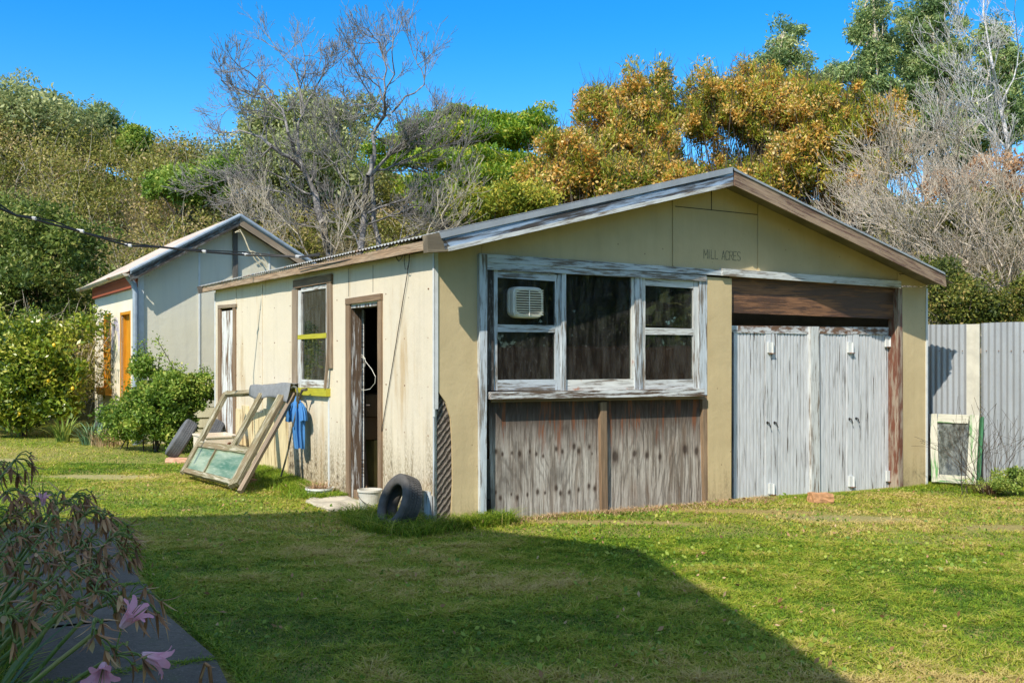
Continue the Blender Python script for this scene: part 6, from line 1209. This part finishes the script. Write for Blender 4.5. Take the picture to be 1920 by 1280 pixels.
wds = ['highest lily with wilted brown heads at the left edge', 'wilted lily cut by the left edge below the highest one', 'wilted lily just right of the highest one', 'wilted lily whose drooping head overlaps the far end of the path', 'wilted lily with the highest head right of centre in the clump', 'wilted lily in the middle of the clump, left part', 'lily with a pale pink bloom left of the path corner', 'wilted lily over the middle of the clump top', 'full wilted lily head at the right of the clump top', 'wilted lily at the left edge, second row', 'wilted lily above the pale bracts at left', 'bushy wilted lily head over the path', 'wilted lily leaning over the grass edge', 'rightmost wilted lily of the upper group', 'small wilted lily in the lower left of the clump', 'wilted lily hanging over the near slab of the path', 'wilted lily with dusty pink shrivelled petals', 'wilted lily just right of the dusty pink one', 'separate lily on a long stem reaching right over the path', 'small brown lily head low in the clump', 'nearly bare lily head just above the pink blooms', 'low lily with three fresh pink blooms, lowest in the picture', 'wilted lily low against the left edge', 'wilted lily half outside the left edge, upper', 'wilted lily half outside the left edge, lower', 'wilted lily behind the highest ones', 'wilted lily behind, over the path end']
LL += [(40, 1010, 4.7, .12, 9, 0), (120, 1050, 4.4, .12, 9, 0), (10, 1150, 3.5, .10, 7, 0), (75, 1140, 3.6, .1, 7, 0), (-10, 880, 5.5, .13, 9, 0), (170, 1045, 4.6, .13, 9, 0)]
wds += ['wilted lily between the second row and the path, left', 'wilted lily above the near path joint', 'small wilted lily low at the left edge', 'small wilted lily above the lowest strap leaves', 'wilted lily cut by the left edge beside the highest one', 'wilted lily over the path centre, right of the bushy one']
for i, (a, b, Y, r, n_, f) in enumerate(LL):
    tip = W(a, b, Y); lean = .35 + .35 * random.random() + (.5 if i == 18 else 0) + (.15 if i == 21 else 0); bx, by = tip[0] - lean, tip[1] - .15 * random.random() - .05; lily(wds[i], (bx, by, gz(bx, by)), tip, r, n_, f, i)
bud = thing('lily', 'single curled wilted bud at the bottom edge, right of the pink blooms', 'flower', WD, (-1.2, 3.5, 0)); S = [(-1.12, 3.45, 0, -1.09, 3.5, .42, .007, .006), (-1.09, 3.5, .42, -1.075, 3.5, .47, .006, .006), (-1.075, 3.5, .47, -1.06, 3.5, .46, .006, .006), (-1.06, 3.5, .46, -1.052, 3.5, .39, .007, .007)]; segs_mesh('stem', wilt_m, bud, S, 6)
st_m2 = leaf_mat('lily_strap_leaves', [(0, srgb(56, 84, 40)), (.5, srgb(88, 116, 58)), (1, srgb(128, 142, 76))], trans=.2)
for i, (x, y, n_) in enumerate(((-2.35, 4.1, 34), (-2.0, 3.4, 34), (-1.62, 2.75, 22))):
    blade_clump('lily_leaves', ['tallest strap leaves of the lily bed at the left edge', 'strap leaves in the middle of the lily bed', 'lowest strap leaves at the bottom left corner'][i], 'plant', x, y, n_, .75, .03, .18, .38, st_m2)
# ---------- neighbouring house whose shadow falls on the lawn; stands outside the frame ----------
EH, ev, wv_ = 5.0, Vector((-.173, .985, 0)), Vector((-.985, -.173, 0)); E0 = Vector((.963, 7.85, 0)) - Vector((ld.x, ld.y, 0)) / -ld.z * EH
E0.z = EH; AP_ = E0 + wv_ * 4.08 + Vector((0, 0, 2.89)); E2 = AP_ + wv_ * 7.0 - Vector((0, 0, 1.83))
HS = thing('house', 'tall pale weatherboard house beside the photographer, outside the frame', 'house', WD, tuple(E0 + wv_ * .6 - ev * .5 - Vector((0, 0, EH)))); back = -ev * 13
m = MB()
for a, b in ((E0, AP_), (E2, AP_)): m.prism([a, b, b + back, a + back], (0, 0, .12))
m.build('roof', metal_sheet('house_roof', srgb(120, 124, 126), .5, .2), HS)
m = MB(); i0 = E0 + wv_ * .6 - ev * .5; i1 = E2 - wv_ * .6 - ev * .5; ap = AP_ - ev * .5; z0 = lambda v: Vector((v.x, v.y, -.3)); tz = lambda v: Vector((v.x, v.y, EH + .3))
m.prism([z0(i0), z0(i1), tz(i1), Vector((ap.x, ap.y, ap.z - .1)), tz(i0)], tuple(-ev * .1)); m.prism([z0(i0), tz(i0), tz(i0) - ev * 12, z0(i0) - ev * 12], tuple(wv_ * .1)); m.build('wall', wall_white, HS)
m = MB(); c = i0.lerp(i1, .45); c2 = i0.lerp(i1, .6); m.prism([(c.x, c.y, 3.4), (c2.x, c2.y, 3.4), (c2.x, c2.y, 4.8), (c.x, c.y, 4.8)], tuple(ev * .04)); m.build('window', pane_side, HS)
# paling fence and trees to the right of the viewpoint, seen only as reflections in the windows
FP = thing('paling_fence', 'brown paling fence along the right boundary, outside the frame', 'fence', WD, (14, -8, 0)); m = MB()
for i in range(150): y = -9 + i * .115; z = -.2; m.box((12.6, y, z - .2), (12.625, y + .108, 1.75 + random.uniform(-.02, .02)))
m.build('palings', plain('brown_palings', srgb(112, 82, 66), .9, .5, 3), FP)
for i in range(4): tree('hedge_tree', ['dark hedge tree behind the paling fence, nearest', 'dark hedge tree behind the paling fence, second', 'dark hedge tree behind the paling fence, third', 'dark hedge tree behind the paling fence, furthest'][i], 'tree', 16.5, -7 + i * 5, [(16.5, -7 + i * 5, 3.8, 2.2, 3.4, 4.2)], 150, (.6, 1.1), 150, .28, g_dark, z=0)
print('objects', len(bpy.data.objects), 'verts', sum(len(o.data.vertices) for o in bpy.data.objects if o.type == 'MESH'))
